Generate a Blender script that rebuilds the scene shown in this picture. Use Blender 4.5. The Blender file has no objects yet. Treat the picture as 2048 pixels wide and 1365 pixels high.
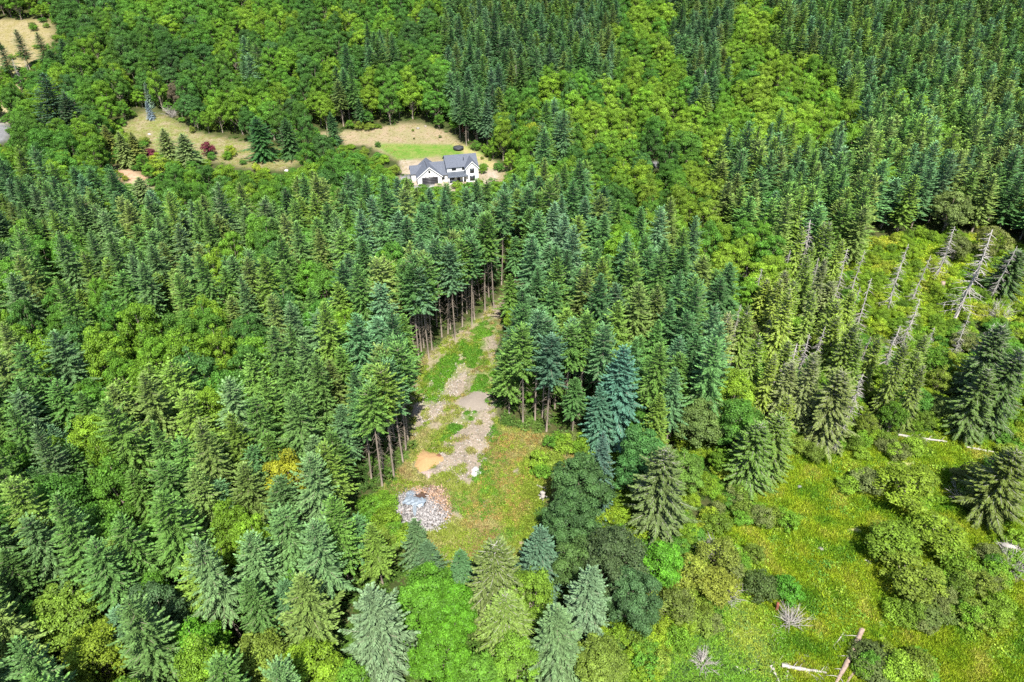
import bpy, math, random
import numpy as np
from mathutils import noise as mnoise, Vector, Matrix
R = math.radians
rng = np.random.default_rng(11)
random.seed(11)
SC = bpy.context.scene
COL = SC.collection

# ------------------------------------------------------------------ camera, world, sun, exposure
CAMH, PITCH, HFOV = 100.0, 35.0, 72.0
F = 1024 / math.tan(R(HFOV / 2))
cam_d = bpy.data.cameras.new('camera')
cam = bpy.data.objects.new('camera', cam_d)
COL.objects.link(cam)
cam.location = (0, 0, CAMH)
cam.rotation_euler = (R(90 - PITCH), 0, 0)
cam_d.sensor_width = 36
cam_d.lens = 18 / math.tan(R(HFOV / 2))
cam_d.clip_end = 9000
SC.camera = cam
SUN_EL, SUN_AZ = 57.0, 8.0          # sun behind the camera, a little to the right
world = bpy.data.worlds.new('World')
SC.world = world
world.use_nodes = True
wn = world.node_tree
wn.nodes.clear()
sky = wn.nodes.new('ShaderNodeTexSky')
sky.sky_type = 'NISHITA'
sky.sun_disc = False
sky.sun_elevation = R(SUN_EL)
sky.sun_rotation = R(180 - SUN_AZ)
bg = wn.nodes.new('ShaderNodeBackground')
bg.inputs[1].default_value = 0.105
wo = wn.nodes.new('ShaderNodeOutputWorld')
wn.links.new(sky.outputs[0], bg.inputs[0])
wn.links.new(bg.outputs[0], wo.inputs[0])
sun_d = bpy.data.lights.new('sun', 'SUN')
sun_d.energy = 5.0
sun_d.angle = R(0.5)
sun_d.color = (1.0, 0.96, 0.88)
sun = bpy.data.objects.new('sun', sun_d)
COL.objects.link(sun)
sdir = Vector((math.sin(R(SUN_AZ)) * math.cos(R(SUN_EL)), -math.cos(R(SUN_AZ)) * math.cos(R(SUN_EL)), math.sin(R(SUN_EL))))
sun.rotation_euler = sdir.to_track_quat('Z', 'Y').to_euler()
sun.location = sdir * 300
SC.view_settings.view_transform = 'Standard'
SC.view_settings.look = 'None'
SC.view_settings.gamma = 1
SC.view_settings.exposure = 1.2
SC.view_settings.use_curve_mapping = False
SC.render.engine = 'CYCLES'
SC.cycles.max_bounces = 6
SC.cycles.diffuse_bounces = 3
SC.cycles.transmission_bounces = 3
SC.cycles.use_denoising = False
SC.render.film_transparent = False

# ------------------------------------------------------------------ terrain and view maths
cp, sp = math.cos(R(PITCH)), math.sin(R(PITCH))
def zt(x, y):
    s = np.maximum(0.0, np.asarray(y, float) - 268)
    raw = 0.22 * s * s / (s + 60)
    z = 62 * np.tanh(raw / 62)
    und = 0.5 * np.sin(np.asarray(x) * 0.043 + 1.2) * np.sin(np.asarray(y) * 0.037)
    return z + und
def proj(x, y, z):
    x = np.asarray(x, float); y = np.asarray(y, float); dz = np.asarray(z, float) - CAMH
    d = y * cp - dz * sp
    u = y * sp + dz * cp
    d = np.maximum(d, 1e-3)
    return 1024 + F * x / d, 682.5 - F * u / d, F / d
def at(px, py, h=0.0):
    """ground position whose point h metres up is seen along the ray through (px,py)"""
    px = np.asarray(px, float); py = np.asarray(py, float)
    a = (px - 1024) / F; b = (682.5 - py) / F
    vy = cp + b * sp; vz = -sp + b * cp
    z = np.zeros_like(a)
    for _ in range(40):
        t = (z + h - CAMH) / np.minimum(vz, -0.02)
        x = a * t; y = vy * t
        z = 0.5 * z + 0.5 * zt(x, y)
    return x, y, zt(x, y)
def inpoly(px, py, poly):
    px = np.asarray(px, float); py = np.asarray(py, float)
    r = np.zeros(px.shape, bool)
    n = len(poly)
    for i in range(n):
        x1, y1 = poly[i]; x2, y2 = poly[(i + 1) % n]
        if y1 == y2: continue
        c = ((y1 > py) != (y2 > py)) & (px < (x2 - x1) * (py - y1) / (y2 - y1) + x1)
        r ^= c
    return r
_rx, _ry = np.meshgrid(np.arange(-400, 2500, 3.0) + 1.5, np.arange(-400, 1600, 3.0) + 1.5)
_RM = {}
def raster(poly):
    k = tuple(poly)
    if k not in _RM: _RM[k] = inpoly(_rx, _ry, poly)
    return _RM[k]
def union(polys):
    m = np.zeros(_rx.shape, bool)
    for p in polys: m |= raster(p)
    return m
def look(m, px, py):
    i = ((np.asarray(py) + 400) / 3).astype(int); j = ((np.asarray(px) + 400) / 3).astype(int)
    ok = (i >= 0) & (i < m.shape[0]) & (j >= 0) & (j < m.shape[1])
    return m[np.clip(i, 0, m.shape[0] - 1), np.clip(j, 0, m.shape[1] - 1)] & ok
def isin(px, py, poly): return bool(look(raster(poly), px, py))
def nz(x, y, s, o=0.0):
    return mnoise.noise(Vector((x * s + o, y * s - o, o * 1.7)))

# ------------------------------------------------------------------ materials
def new_mat(name):
    m = bpy.data.materials.new(name); m.use_nodes = True
    n = m.node_tree; n.nodes.clear()
    return m, n, n.nodes, n.links
def leaf_mat(name, trans=0.3, rough=0.5, spec=0.35, tipc=(1.55, 1.4, 1.25)):
    m, nt, N, L = new_mat(name)
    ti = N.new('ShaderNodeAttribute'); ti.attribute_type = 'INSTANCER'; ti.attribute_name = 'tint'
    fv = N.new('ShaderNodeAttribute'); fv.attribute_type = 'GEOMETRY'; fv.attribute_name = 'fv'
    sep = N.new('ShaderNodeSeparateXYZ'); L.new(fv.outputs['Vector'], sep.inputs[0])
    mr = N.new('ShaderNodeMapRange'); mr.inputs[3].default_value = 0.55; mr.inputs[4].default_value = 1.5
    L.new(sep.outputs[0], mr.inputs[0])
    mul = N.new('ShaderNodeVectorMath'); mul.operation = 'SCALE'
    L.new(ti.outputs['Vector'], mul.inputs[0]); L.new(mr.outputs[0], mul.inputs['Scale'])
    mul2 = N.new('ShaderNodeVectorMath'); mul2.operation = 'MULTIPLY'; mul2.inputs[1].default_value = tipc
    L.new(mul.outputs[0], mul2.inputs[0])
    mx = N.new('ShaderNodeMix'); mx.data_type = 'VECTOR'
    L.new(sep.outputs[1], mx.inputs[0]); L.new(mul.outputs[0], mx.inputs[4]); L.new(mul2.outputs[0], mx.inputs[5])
    bs = N.new('ShaderNodeBsdfPrincipled'); bs.inputs['Roughness'].default_value = rough
    bs.inputs['Specular IOR Level'].default_value = spec
    L.new(mx.outputs[1], bs.inputs['Base Color'])
    tr = N.new('ShaderNodeBsdfTranslucent')
    tm = N.new('ShaderNodeVectorMath'); tm.operation = 'MULTIPLY'; tm.inputs[1].default_value = (1.4, 1.35, 0.7)
    L.new(mx.outputs[1], tm.inputs[0]); L.new(tm.outputs[0], tr.inputs[0])
    ms = N.new('ShaderNodeMixShader'); ms.inputs[0].default_value = trans
    L.new(bs.outputs[0], ms.inputs[1]); L.new(tr.outputs[0], ms.inputs[2])
    o = N.new('ShaderNodeOutputMaterial'); L.new(ms.outputs[0], o.inputs[0])
    return m
def plain(name, col, rough=0.8, var=0.25, scale=3.0, spec=0.3, bump=0.0, metal=0.0, stretch=(1, 1, 1)):
    m, nt, N, L = new_mat(name)
    tc = N.new('ShaderNodeTexCoord'); mp = N.new('ShaderNodeMapping'); mp.inputs['Scale'].default_value = stretch
    L.new(tc.outputs['Object'], mp.inputs[0])
    no = N.new('ShaderNodeTexNoise'); no.inputs['Scale'].default_value = scale; no.inputs['Detail'].default_value = 5
    L.new(mp.outputs[0], no.inputs['Vector'])
    cr = N.new('ShaderNodeMix'); cr.data_type = 'RGBA'
    cr.inputs[6].default_value = (*[c * (1 - var) for c in col], 1); cr.inputs[7].default_value = (*[min(1, c * (1 + var)) for c in col], 1)
    L.new(no.outputs[0], cr.inputs[0])
    bs = N.new('ShaderNodeBsdfPrincipled'); bs.inputs['Roughness'].default_value = rough
    bs.inputs['Specular IOR Level'].default_value = spec; bs.inputs['Metallic'].default_value = metal
    L.new(cr.outputs[2], bs.inputs['Base Color'])
    if bump:
        b = N.new('ShaderNodeBump'); b.inputs['Strength'].default_value = bump; b.inputs['Distance'].default_value = 0.05
        L.new(no.outputs[0], b.inputs['Height']); L.new(b.outputs[0], bs.inputs['Normal'])
    o = N.new('ShaderNodeOutputMaterial'); L.new(bs.outputs[0], o.inputs[0])
    return m
def fvcol_mat(name, c0, c1, rough=0.85):
    """two wood or stone colours, mixed piece by piece"""
    m, nt, N, L = new_mat(name)
    fv = N.new('ShaderNodeAttribute'); fv.attribute_name = 'fv'
    sep = N.new('ShaderNodeSeparateXYZ'); L.new(fv.outputs['Vector'], sep.inputs[0])
    mr = N.new('ShaderNodeMapRange'); mr.inputs[3].default_value = 0.2; mr.inputs[4].default_value = 1.3
    L.new(sep.outputs[0], mr.inputs[0])
    mx = N.new('ShaderNodeMix'); mx.data_type = 'RGBA'
    mx.inputs[6].default_value = (*c0, 1); mx.inputs[7].default_value = (*c1, 1)
    L.new(sep.outputs[1], mx.inputs[0])
    sc = N.new('ShaderNodeVectorMath'); sc.operation = 'SCALE'
    L.new(mx.outputs[2], sc.inputs[0]); L.new(mr.outputs[0], sc.inputs['Scale'])
    bs = N.new('ShaderNodeBsdfPrincipled'); bs.inputs['Roughness'].default_value = rough
    L.new(sc.outputs[0], bs.inputs['Base Color'])
    o = N.new('ShaderNodeOutputMaterial'); L.new(bs.outputs[0], o.inputs[0])
    return m
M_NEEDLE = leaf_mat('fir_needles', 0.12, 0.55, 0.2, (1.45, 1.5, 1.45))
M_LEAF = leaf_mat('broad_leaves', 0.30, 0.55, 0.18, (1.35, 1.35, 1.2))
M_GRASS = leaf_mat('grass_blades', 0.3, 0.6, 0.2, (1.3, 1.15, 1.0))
M_BARK = plain('grey_bark', (0.20, 0.165, 0.13), 0.9, 0.45, 2.5, bump=0.4, stretch=(1, 1, 0.2))
M_DEAD = plain('bleached_wood', (0.31, 0.285, 0.26), 0.85, 0.3, 3.0, bump=0.3, stretch=(1, 1, 0.25))
M_BURNT = plain('burnt_wood', (0.055, 0.04, 0.035), 0.9, 0.6, 2.0)
M_ROT = plain('rotten_red_wood', (0.20, 0.065, 0.04), 0.95, 0.5, 4.0, bump=0.5)
M_LOG = plain('weathered_log_wood', (0.26, 0.19, 0.15), 0.9, 0.6, 2.2, bump=0.5, stretch=(1, 1, 0.4))

def ground_mat():
    m, nt, N, L = new_mat('ground_soil_and_grass')
    at_ = N.new('ShaderNodeAttribute'); at_.attribute_name = 'gcol'
    at2 = N.new('ShaderNodeAttribute'); at2.attribute_name = 'gcol2'
    geo = N.new('ShaderNodeNewGeometry')
    n1 = N.new('ShaderNodeTexNoise'); n1.inputs['Scale'].default_value = 0.22; n1.inputs['Detail'].default_value = 9; n1.inputs['Roughness'].default_value = 0.72
    n2 = N.new('ShaderNodeTexNoise'); n2.inputs['Scale'].default_value = 2.2; n2.inputs['Detail'].default_value = 8; n2.inputs['Roughness'].default_value = 0.7
    L.new(geo.outputs['Position'], n1.inputs['Vector']); L.new(geo.outputs['Position'], n2.inputs['Vector'])
    r1 = N.new('ShaderNodeMapRange'); r1.inputs[1].default_value = 0.42; r1.inputs[2].default_value = 0.58; L.new(n1.outputs[0], r1.inputs[0])
    mx = N.new('ShaderNodeMix'); mx.data_type = 'RGBA'
    L.new(r1.outputs[0], mx.inputs[0]); L.new(at_.outputs['Color'], mx.inputs[6]); L.new(at2.outputs['Color'], mx.inputs[7])
    r2 = N.new('ShaderNodeMapRange'); r2.inputs[1].default_value = 0.3; r2.inputs[2].default_value = 0.7; r2.inputs[3].default_value = 0.6; r2.inputs[4].default_value = 1.35
    L.new(n2.outputs[0], r2.inputs[0])
    sc = N.new('ShaderNodeVectorMath'); sc.operation = 'SCALE'
    L.new(mx.outputs[2], sc.inputs[0]); L.new(r2.outputs[0], sc.inputs['Scale'])
    bs = N.new('ShaderNodeBsdfPrincipled'); bs.inputs['Roughness'].default_value = 0.95; bs.inputs['Specular IOR Level'].default_value = 0.1
    L.new(sc.outputs[0], bs.inputs['Base Color'])
    b = N.new('ShaderNodeBump'); b.inputs['Strength'].default_value = 0.7; b.inputs['Distance'].default_value = 0.2
    L.new(n2.outputs[0], b.inputs['Height']); L.new(b.outputs[0], bs.inputs['Normal'])
    o = N.new('ShaderNodeOutputMaterial'); L.new(bs.outputs[0], o.inputs[0])
    return m

# ------------------------------------------------------------------ mesh helpers (all quads)
class QB:
    def __init__(s): s.V = []; s.Q = []; s.A = []; s.M = []; s.n = 0
    def add(s, V, Q, v=0.5, tip=0.0, mat=0):
        V = np.asarray(V, float).reshape(-1, 3); Q = np.asarray(Q, int).reshape(-1, 4)
        s.V.append(V); s.Q.append(Q + s.n); s.n += len(V)
        a = np.zeros((len(Q), 3)); a[:, 0] = v; a[:, 1] = tip
        s.A.append(a); s.M.append(np.full(len(Q), mat, int))
    def leaves(s, c, d, w, ln, wd, v, tip, mat=0):
        """diamond faces: start c, unit direction d, unit side w"""
        n = len(c)
        ln = np.broadcast_to(ln, (n,))[:, None]; wd = np.broadcast_to(wd, (n,))[:, None]
        P = np.stack([c, c + d * ln * .45 + w * wd * .5, c + d * ln, c + d * ln * .45 - w * wd * .5], 1)
        s.add(P.reshape(-1, 3), np.arange(4 * n).reshape(-1, 4), v, tip, mat)
    def tube(s, pts, rad, k=6, v=0.5, mat=0, jit=0.0, tip=0.0):
        pts = np.asarray(pts, float); n = len(pts)
        T = np.gradient(pts, axis=0); T /= np.linalg.norm(T, axis=1)[:, None] + 1e-9
        ref = np.array([1., 0, 0]) if abs(T[0][0]) < .8 else np.array([0, 1., 0])
        U = np.cross(T, ref); U /= np.linalg.norm(U, axis=1)[:, None] + 1e-9
        W = np.cross(T, U)
        a = np.linspace(0, 2 * np.pi, k, endpoint=False)
        rr = np.asarray(rad, float)[:, None, None]
        if jit: rr = rr * (1 + jit * rng.standard_normal((n, k, 1)))
        V = pts[:, None] + rr * (np.cos(a)[None, :, None] * U[:, None] + np.sin(a)[None, :, None] * W[:, None])
        q = []
        for i in range(n - 1):
            for j in range(k):
                q.append((i * k + j, i * k + (j + 1) % k, (i + 1) * k + (j + 1) % k, (i + 1) * k + j))
        for base in (0, (n - 1) * k):
            if k == 4: q.append((base, base + 1, base + 2, base + 3))
            elif k == 6: q += [(base, base + 1, base + 2, base + 3), (base, base + 3, base + 4, base + 5)]
            elif k == 8: q += [(base, base + 1, base + 2, base + 3), (base, base + 3, base + 4, base + 5), (base, base + 5, base + 6, base + 7)]
        s.add(V.reshape(-1, 3), q, v, tip, mat)
    def box(s, lo, hi, v=0.5, mat=0, tip=0.0):
        x0, y0, z0 = lo; x1, y1, z1 = hi
        V = [(x0, y0, z0), (x1, y0, z0), (x1, y1, z0), (x0, y1, z0), (x0, y0, z1), (x1, y0, z1), (x1, y1, z1), (x0, y1, z1)]
        s.add(V, [(0, 3, 2, 1), (4, 5, 6, 7), (0, 1, 5, 4), (1, 2, 6, 5), (2, 3, 7, 6), (3, 0, 4, 7)], v, tip, mat)
    def mesh(s, name, mats):
        V = np.concatenate(s.V); Q = np.concatenate(s.Q); A = np.concatenate(s.A); M = np.concatenate(s.M)
        me = bpy.data.meshes.new(name)
        me.vertices.add(len(V)); me.vertices.foreach_set('co', V.astype(np.float32).ravel())
        me.loops.add(Q.size); me.loops.foreach_set('vertex_index', Q.astype(np.int32).ravel())
        me.polygons.add(len(Q)); me.polygons.foreach_set('loop_start', np.arange(0, Q.size, 4, dtype=np.int32))
        me.polygons.foreach_set('loop_total', np.full(len(Q), 4, np.int32))
        me.polygons.foreach_set('material_index', M.astype(np.int32))
        me.update(calc_edges=True)
        a = me.attributes.new('fv', 'FLOAT_VECTOR', 'FACE'); a.data.foreach_set('vector', A.astype(np.float32).ravel())
        for m in (mats if isinstance(mats, (list, tuple)) else [mats]): me.materials.append(m)
        return me
def link(name, me, parent=None, loc=(0, 0, 0), rz=0, sc=1, **pr):
    o = bpy.data.objects.new(name, me); COL.objects.link(o)
    o.parent = parent; o.location = loc; o.rotation_euler = (0, 0, rz)
    o.scale = (sc, sc, sc) if np.isscalar(sc) else sc
    for k, v in pr.items(): o[k] = v
    return o
def poly_mesh(name, V, Fc, mat):
    me = bpy.data.meshes.new(name); me.from_pydata([tuple(v) for v in V], [], Fc); me.update()
    me.materials.append(mat); return me
def unit(a): return a / (np.linalg.norm(a, axis=-1, keepdims=True) + 1e-9)

# ------------------------------------------------------------------ tree shapes (unit: metres at scale 1)
def fir_shapes(h, cb, Rr, seed, gap=0.5, nb=7, droop=0.0, step=0.26, wid=0.24, fill=1.0, bare=0.0, power=0.75, dead=True, len_j=0.2):
    g = np.random.default_rng(seed)
    cr = QB(); tk = QB()
    z = cb
    az0 = g.uniform(0, 6.28)
    while z < h - 0.25:
        f = (h - z) / (h - cb)
        top = 1 - f
        n = nb if f > .12 else 5
        az0 += 0.9 + g.uniform(-.3, .3)
        for i in range(n):
            if g.random() > fill: continue
            a = az0 + i * 2 * math.pi / n + g.normal(0, .16)
            Lb = Rr * (f ** power) * (1 + g.normal(0, len_j)) * (1.0 if f < .9 else 0.85)
            Lb = max(Lb, .25)
            slope = 0.10 + 0.75 * top ** 2 - droop * f - 0.12 * f
            zz = z + g.uniform(-.22, .22)
            ca, sa = math.cos(a), math.sin(a)
            def P(t):
                t = np.asarray(t, float)
                r = t * Lb
                return np.stack([r * ca, r * sa, zz + Lb * (slope * t - (0.22 + droop * .4) * t ** 1.5 + (0.16 - droop * .15) * t ** 3)], -1)
            ns = max(2, int(Lb * (1 - .15) / step))
            t = np.linspace(.12 if bare == 0 else bare, .97, ns) + g.normal(0, .02, ns)
            c = P(t); tang = unit(P(t + .03) - c)
            hz = np.array([-sa, ca, 0.])
            for sd in (-1, 1):
                ll = (0.28 + 0.36 * Lb * (1 - np.clip(t, 0, 1)) ** .8 * .75) * g.uniform(.75, 1.25, ns)
                d = unit(tang * (.75 + .25 * t[:, None]) + sd * hz[None] * (.85 - .35 * t[:, None]) + np.stack([np.zeros(ns), np.zeros(ns), g.normal(-.08 - droop * .9, .13, ns)], -1))
                w = unit(np.cross(d, np.array([0, 0, 1.])) + np.stack([g.normal(0, .15, ns), g.normal(0, .15, ns), g.normal(0, .38, ns)], -1))
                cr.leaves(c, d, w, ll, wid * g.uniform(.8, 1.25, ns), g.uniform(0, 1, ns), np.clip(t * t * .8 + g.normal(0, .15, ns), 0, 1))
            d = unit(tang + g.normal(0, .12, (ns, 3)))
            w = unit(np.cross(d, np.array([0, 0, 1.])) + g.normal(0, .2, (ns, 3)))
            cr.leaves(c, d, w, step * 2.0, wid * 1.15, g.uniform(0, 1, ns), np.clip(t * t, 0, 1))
            if bare or (Lb > 1.2 and g.random() < .25):
                cr.tube(P(np.array([0, .5, .9])), [.05, .035, .012], 4, .6, 1)
        z += gap * (0.55 + .45 * f) * g.uniform(.85, 1.2)
    # leader
    n = 10
    zz = np.linspace(h - 1.0, h - .1, n)
    a = g.uniform(0, 6.28, n)
    d = unit(np.stack([np.cos(a), np.sin(a), np.full(n, 1.5)], -1))
    cr.leaves(np.stack([0 * zz, 0 * zz, zz], -1), d, unit(np.cross(d, [0, 0, 1.])), .35, .16, .6, .8)
    r0 = 0.0085 * h
    tz = np.linspace(-.6, h - .4, 7)
    bend = np.stack([g.normal(0, .05, 7).cumsum() * .5, g.normal(0, .05, 7).cumsum() * .5, tz], -1)
    bend[:2, :2] = 0
    tk.tube(bend, np.maximum(r0 * (1 - (tz + .6) / (h + .8)) ** .8, .02) + .01, 8, .5)
    if dead and cb > 3:
        for k in range(int(cb * 5)):
            z = g.uniform(1.8, cb + .5); a = g.uniform(0, 6.28); L_ = g.uniform(.5, 2.1) * (.6 + .6 * z / cb)
            t = np.array([0, .5, 1.])
            p = np.stack([t * L_ * math.cos(a), t * L_ * math.sin(a), z - .12 * L_ * t - .35 * L_ * t ** 2], -1)
            tk.tube(p, [.035, .022, .008], 4, .5)
    return cr, tk
def broad_shapes(h, Rr, seed, lobes=34, per=170, leaf=.34, base=.13, lump=.24, narrow=1.0, pale=0.0):
    g = np.random.default_rng(seed)
    cr = QB(); tk = QB()
    hc = h * base
    H = h - hc
    ctr = []
    for i in range(lobes):
        u = (i + .5) / lobes
        ph = i * 2.39996 + g.normal(0, .3)
        zz = 1 - 1.35 * u
        rr = math.sqrt(max(0, 1 - zz * zz)) if zz > 0 else (1 - .35 * zz * zz)
        k = g.uniform(.62, .98)
        ctr.append((Rr * .78 * rr * k * math.cos(ph), Rr * .78 * rr * k * math.sin(ph), hc + H * .42 + zz * H * .5 * k * narrow + g.normal(0, .3)))
    for cx, cy, cz in ctr:
        r = Rr * lump * g.uniform(.55, 1.4)
        n = int(per * (r / (Rr * lump)) ** 1.6)
        nrm = unit(g.standard_normal((n, 3)) + np.array([cx / Rr, cy / Rr, .75]))
        ax = np.array([1, 1, .72])
        rad = r * g.uniform(.55, 1.08, n)[:, None]
        P = np.array([cx, cy, cz]) + nrm * rad * ax
        nn = unit(nrm + g.normal(0, .55, (n, 3)) + np.array([0, 0, .35]))
        t1 = unit(np.cross(nn, g.standard_normal((n, 3))))
        w = np.cross(nn, t1)
        lv = g.uniform(-.3, .28)
        s = leaf * g.uniform(.65, 1.3, n)
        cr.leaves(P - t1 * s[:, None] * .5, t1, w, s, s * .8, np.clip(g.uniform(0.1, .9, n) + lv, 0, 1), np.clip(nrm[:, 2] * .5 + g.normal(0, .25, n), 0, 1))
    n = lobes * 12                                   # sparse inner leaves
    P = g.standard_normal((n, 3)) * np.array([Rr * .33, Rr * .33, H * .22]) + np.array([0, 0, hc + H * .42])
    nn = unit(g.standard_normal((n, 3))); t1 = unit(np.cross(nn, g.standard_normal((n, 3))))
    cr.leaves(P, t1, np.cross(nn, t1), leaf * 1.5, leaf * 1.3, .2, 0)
    r0 = .016 * h + .03
    tk.tube([(0, 0, -.5), (.05, 0, hc * .6), (.1, .1, hc + H * .45)], [r0, r0 * .75, r0 * .35], 8, .5)
    for i in range(0, lobes, 2):
        c = np.array(ctr[i]); s0 = np.array([.06, .03, hc * .75 + g.uniform(0, H * .25)])
        mid = (s0 + c) / 2 + np.array([0, 0, -.2])
        tk.tube([s0, mid, c], [r0 * .4, r0 * .25, r0 * .1], 4, .5)
    return cr, tk
def snag_shapes(h, seed, L0=2.2, nb=70, r=.16, curve=.7):
    g = np.random.default_rng(seed); tk = QB(); br = QB()
    tz = np.linspace(-.5, h, 7); off = g.normal(0, .12, (7, 2)).cumsum(0) * .6; off[:2] = 0
    c = np.column_stack([off, tz])
    tk.tube(c, r * (1 - tz / (h * 1.08)).clip(0.05) ** .8 + .015, 8, .5, jit=.05)
    for k in range(nb):
        z = h * g.uniform(.12, .98) ; a = g.uniform(0, 6.28)
        L_ = L0 * (1 - z / h * .75) * g.uniform(.4, 1.25)
        o = np.array([np.interp(z, tz, c[:, 0]), np.interp(z, tz, c[:, 1]), z])
        t = np.linspace(0, 1, 4)[:, None]
        d = np.array([math.cos(a), math.sin(a), 0]); sidev = np.array([-d[1], d[0], 0]) * g.normal(0, .25)
        p = o + d * L_ * t + sidev * L_ * t ** 2 + np.array([0, 0, 1.]) * L_ * (-.1 * t - curve * .55 * t ** 2 + g.uniform(-.05, .35) * t ** 3)
        br.tube(p, [.05, .036, .024, .008], 4, g.random())
        if L_ > 1:
            for q in (1, 2):
                e = p[q] + (d * .3 + np.array([-d[1], d[0], 0]) * g.choice([-1, 1]) * .5 + np.array([0, 0, -.3])) * L_ * .45
                br.tube([p[q], (p[q] + e) / 2 + np.array([0, 0, .05]), e], [.022, .016, .006], 4, g.random())
    return tk, br

LIB = {}
def lib(kind, shapes_list, crown_mat, parts=('crown', 'trunk'), trunk_mat=None):
    """each entry: meshes for separate parts and a joined mesh for the far mass"""
    out = []
    for i, (a, b) in enumerate(shapes_list):
        m1 = a.mesh(kind + '_' + parts[0], [crown_mat, trunk_mat or M_BARK]); m2 = b.mesh(kind + '_' + parts[1], [trunk_mat or M_BARK])
        j = QB()
        for V, Q, A, Mi in zip(a.V, a.Q, a.A, a.M): pass
        va = np.concatenate(a.V); qa = np.concatenate(a.Q); aa = np.concatenate(a.A); ma = np.concatenate(a.M)
        vb = np.concatenate(b.V); qb = np.concatenate(b.Q); ab = np.concatenate(b.A)
        j.V = [va, vb]; j.Q = [qa, qb + len(va)]; j.A = [aa, ab]; j.M = [ma, np.ones(len(qb), int)]
        jm = j.mesh(kind + '_whole', [crown_mat, trunk_mat or M_BARK])
        out.append((m1, m2, jm))
    LIB[kind] = (out, parts)
lib('fir', [fir_shapes(25, 6.5 + k * .5, 3.6 + .25 * (k % 3), 100 + k, gap=[.5, .46, .56, .5, .62, .48, .54, .5][k], nb=8, step=.24, wid=.21, power=[.58, .66, .62, .78, .55, .7, .6, .66][k], len_j=[.25, .35, .3, .4, .3, .25, .45, .3][k], droop=[0, .1, 0, .05, .15, 0, .1, .05][k], fill=[.95, .9, .92, .85, .9, .95, .8, .92][k]) for k in range(8)], M_NEEDLE)
lib('plantation_fir', [fir_shapes(25, 5, 3.3 + .25 * (k % 2), 140 + k, gap=.68, nb=7, step=.3, wid=.28, power=[.55, .7, .6, .5, .65][k], len_j=.36, fill=.9) for k in range(5)], M_NEEDLE)
lib('edge_fir', [fir_shapes(25, 14.2 + k * .5, 3.3, 160 + k, gap=.5, nb=8, step=.24, wid=.22, power=.45, len_j=.35, fill=.9) for k in range(4)], M_NEEDLE)
lib('spruce', [fir_shapes(20, 1.0, 4.3, 200 + k, gap=.46, nb=9, droop=.18, step=.2, wid=.2, power=.72, len_j=.28, fill=.93) for k in range(4)], M_NEEDLE)
lib('cedar', [fir_shapes(18, 1.0, 3.9, 230 + k, gap=.36, nb=10, droop=.22, step=.2, wid=.22, fill=.82, bare=.2, power=.5, len_j=.33) for k in range(5)], M_NEEDLE, trunk_mat=M_DEAD)
lib('broadleaf', [broad_shapes(15, 4.6, 300 + k, lobes=[44, 52, 40, 60, 46, 54][k], per=230, leaf=.28, narrow=[1, 1.1, .9, 1, 1.15, .95][k]) for k in range(6)], M_LEAF)
lib('maple', [broad_shapes(16, 6.2, 340 + k, lobes=84, per=250, leaf=.29, lump=.175, base=.15) for k in range(3)], M_LEAF)
lib('shrub', [broad_shapes(4, 2.5, 360 + k, lobes=20, per=110, leaf=.24, lump=.32, base=.05) for k in range(5)], M_LEAF, ('foliage', 'stem'))
lib('alder', [broad_shapes(9, 3.2, 380 + k, lobes=[22, 26, 30][k], per=130, leaf=.27, lump=.30, base=.12, narrow=1.1) for k in range(3)], M_LEAF)
lib('snag', [snag_shapes(14, 400 + k, nb=70 + 20 * k) for k in range(4)][:], M_DEAD, ('trunk', 'branches'), M_DEAD)
SIZE = {'fir': (25, 3.9), 'plantation_fir': (25, 3.4), 'edge_fir': (25, 3.4), 'spruce': (20, 4.3), 'cedar': (18, 3.9), 'broadleaf': (15, 4.6),
        'maple': (16, 6.2), 'shrub': (4, 2.5), 'alder': (9, 3.2), 'snag': (14, 2.2)}
NAME = {'fir': 'fir_tree', 'plantation_fir': 'fir_tree', 'edge_fir': 'fir_tree', 'spruce': 'spruce_tree', 'cedar': 'cedar_tree', 'broadleaf': 'broadleaf_tree',
        'maple': 'maple_tree', 'shrub': 'shrub', 'alder': 'alder_tree', 'snag': 'dead_tree'}
CAT = {'fir_tree': 'fir tree', 'spruce_tree': 'spruce tree', 'cedar_tree': 'cedar tree', 'broadleaf_tree': 'broadleaf tree', 'maple_tree': 'maple tree',
       'shrub': 'shrub', 'alder_tree': 'alder tree', 'dead_tree': 'dead tree'}

# ------------------------------------------------------------------ regions of the place, traced as seen from the drone and laid on the ground
CLEAR = [(1052, 560), (1000, 598), (955, 640), (900, 672), (850, 712), (826, 745), (818, 800), (826, 870), (812, 925), (765, 975), (735, 1010), (748, 1060), (790, 1085), (868, 1120),
         (905, 1160), (960, 1120), (1030, 1120), (1072, 1060), (1085, 1010), (1120, 960), (1200, 888), (1130, 878), (1050, 862), (1000, 850), (985, 800), (992, 700), (1005, 640), (1040, 590)]
MEADOW = [(1575, 893), (1640, 915), (1760, 872), (1890, 862), (2060, 900), (2300, 1000), (2300, 1500), (1560, 1500), (1540, 1300), (1480, 1200), (1400, 1080), (1455, 1020), (1540, 960)]
SPOTS = [(1637, 1165, 13, 7), (1642, 1276, 13, 8), (1762, 1250, 10, 9), (1680, 1278, 7, 11), (1672, 1197, 9, 5), (1757, 1065, 9, 6), (1708, 1062, 18, 6), (1735, 1090, 8, 5), (1676, 1246, 8, 5), (1649, 1246, 5, 5), (1765, 1278, 12, 8), (1575, 1108, 8, 12), (1733, 1192, 10, 6), (1627, 1237, 8, 8), (1510, 1150, 7, 7), (1800, 930, 30, 7), (1850, 952, 18, 5), (1732, 1128, 7, 5)]
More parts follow.
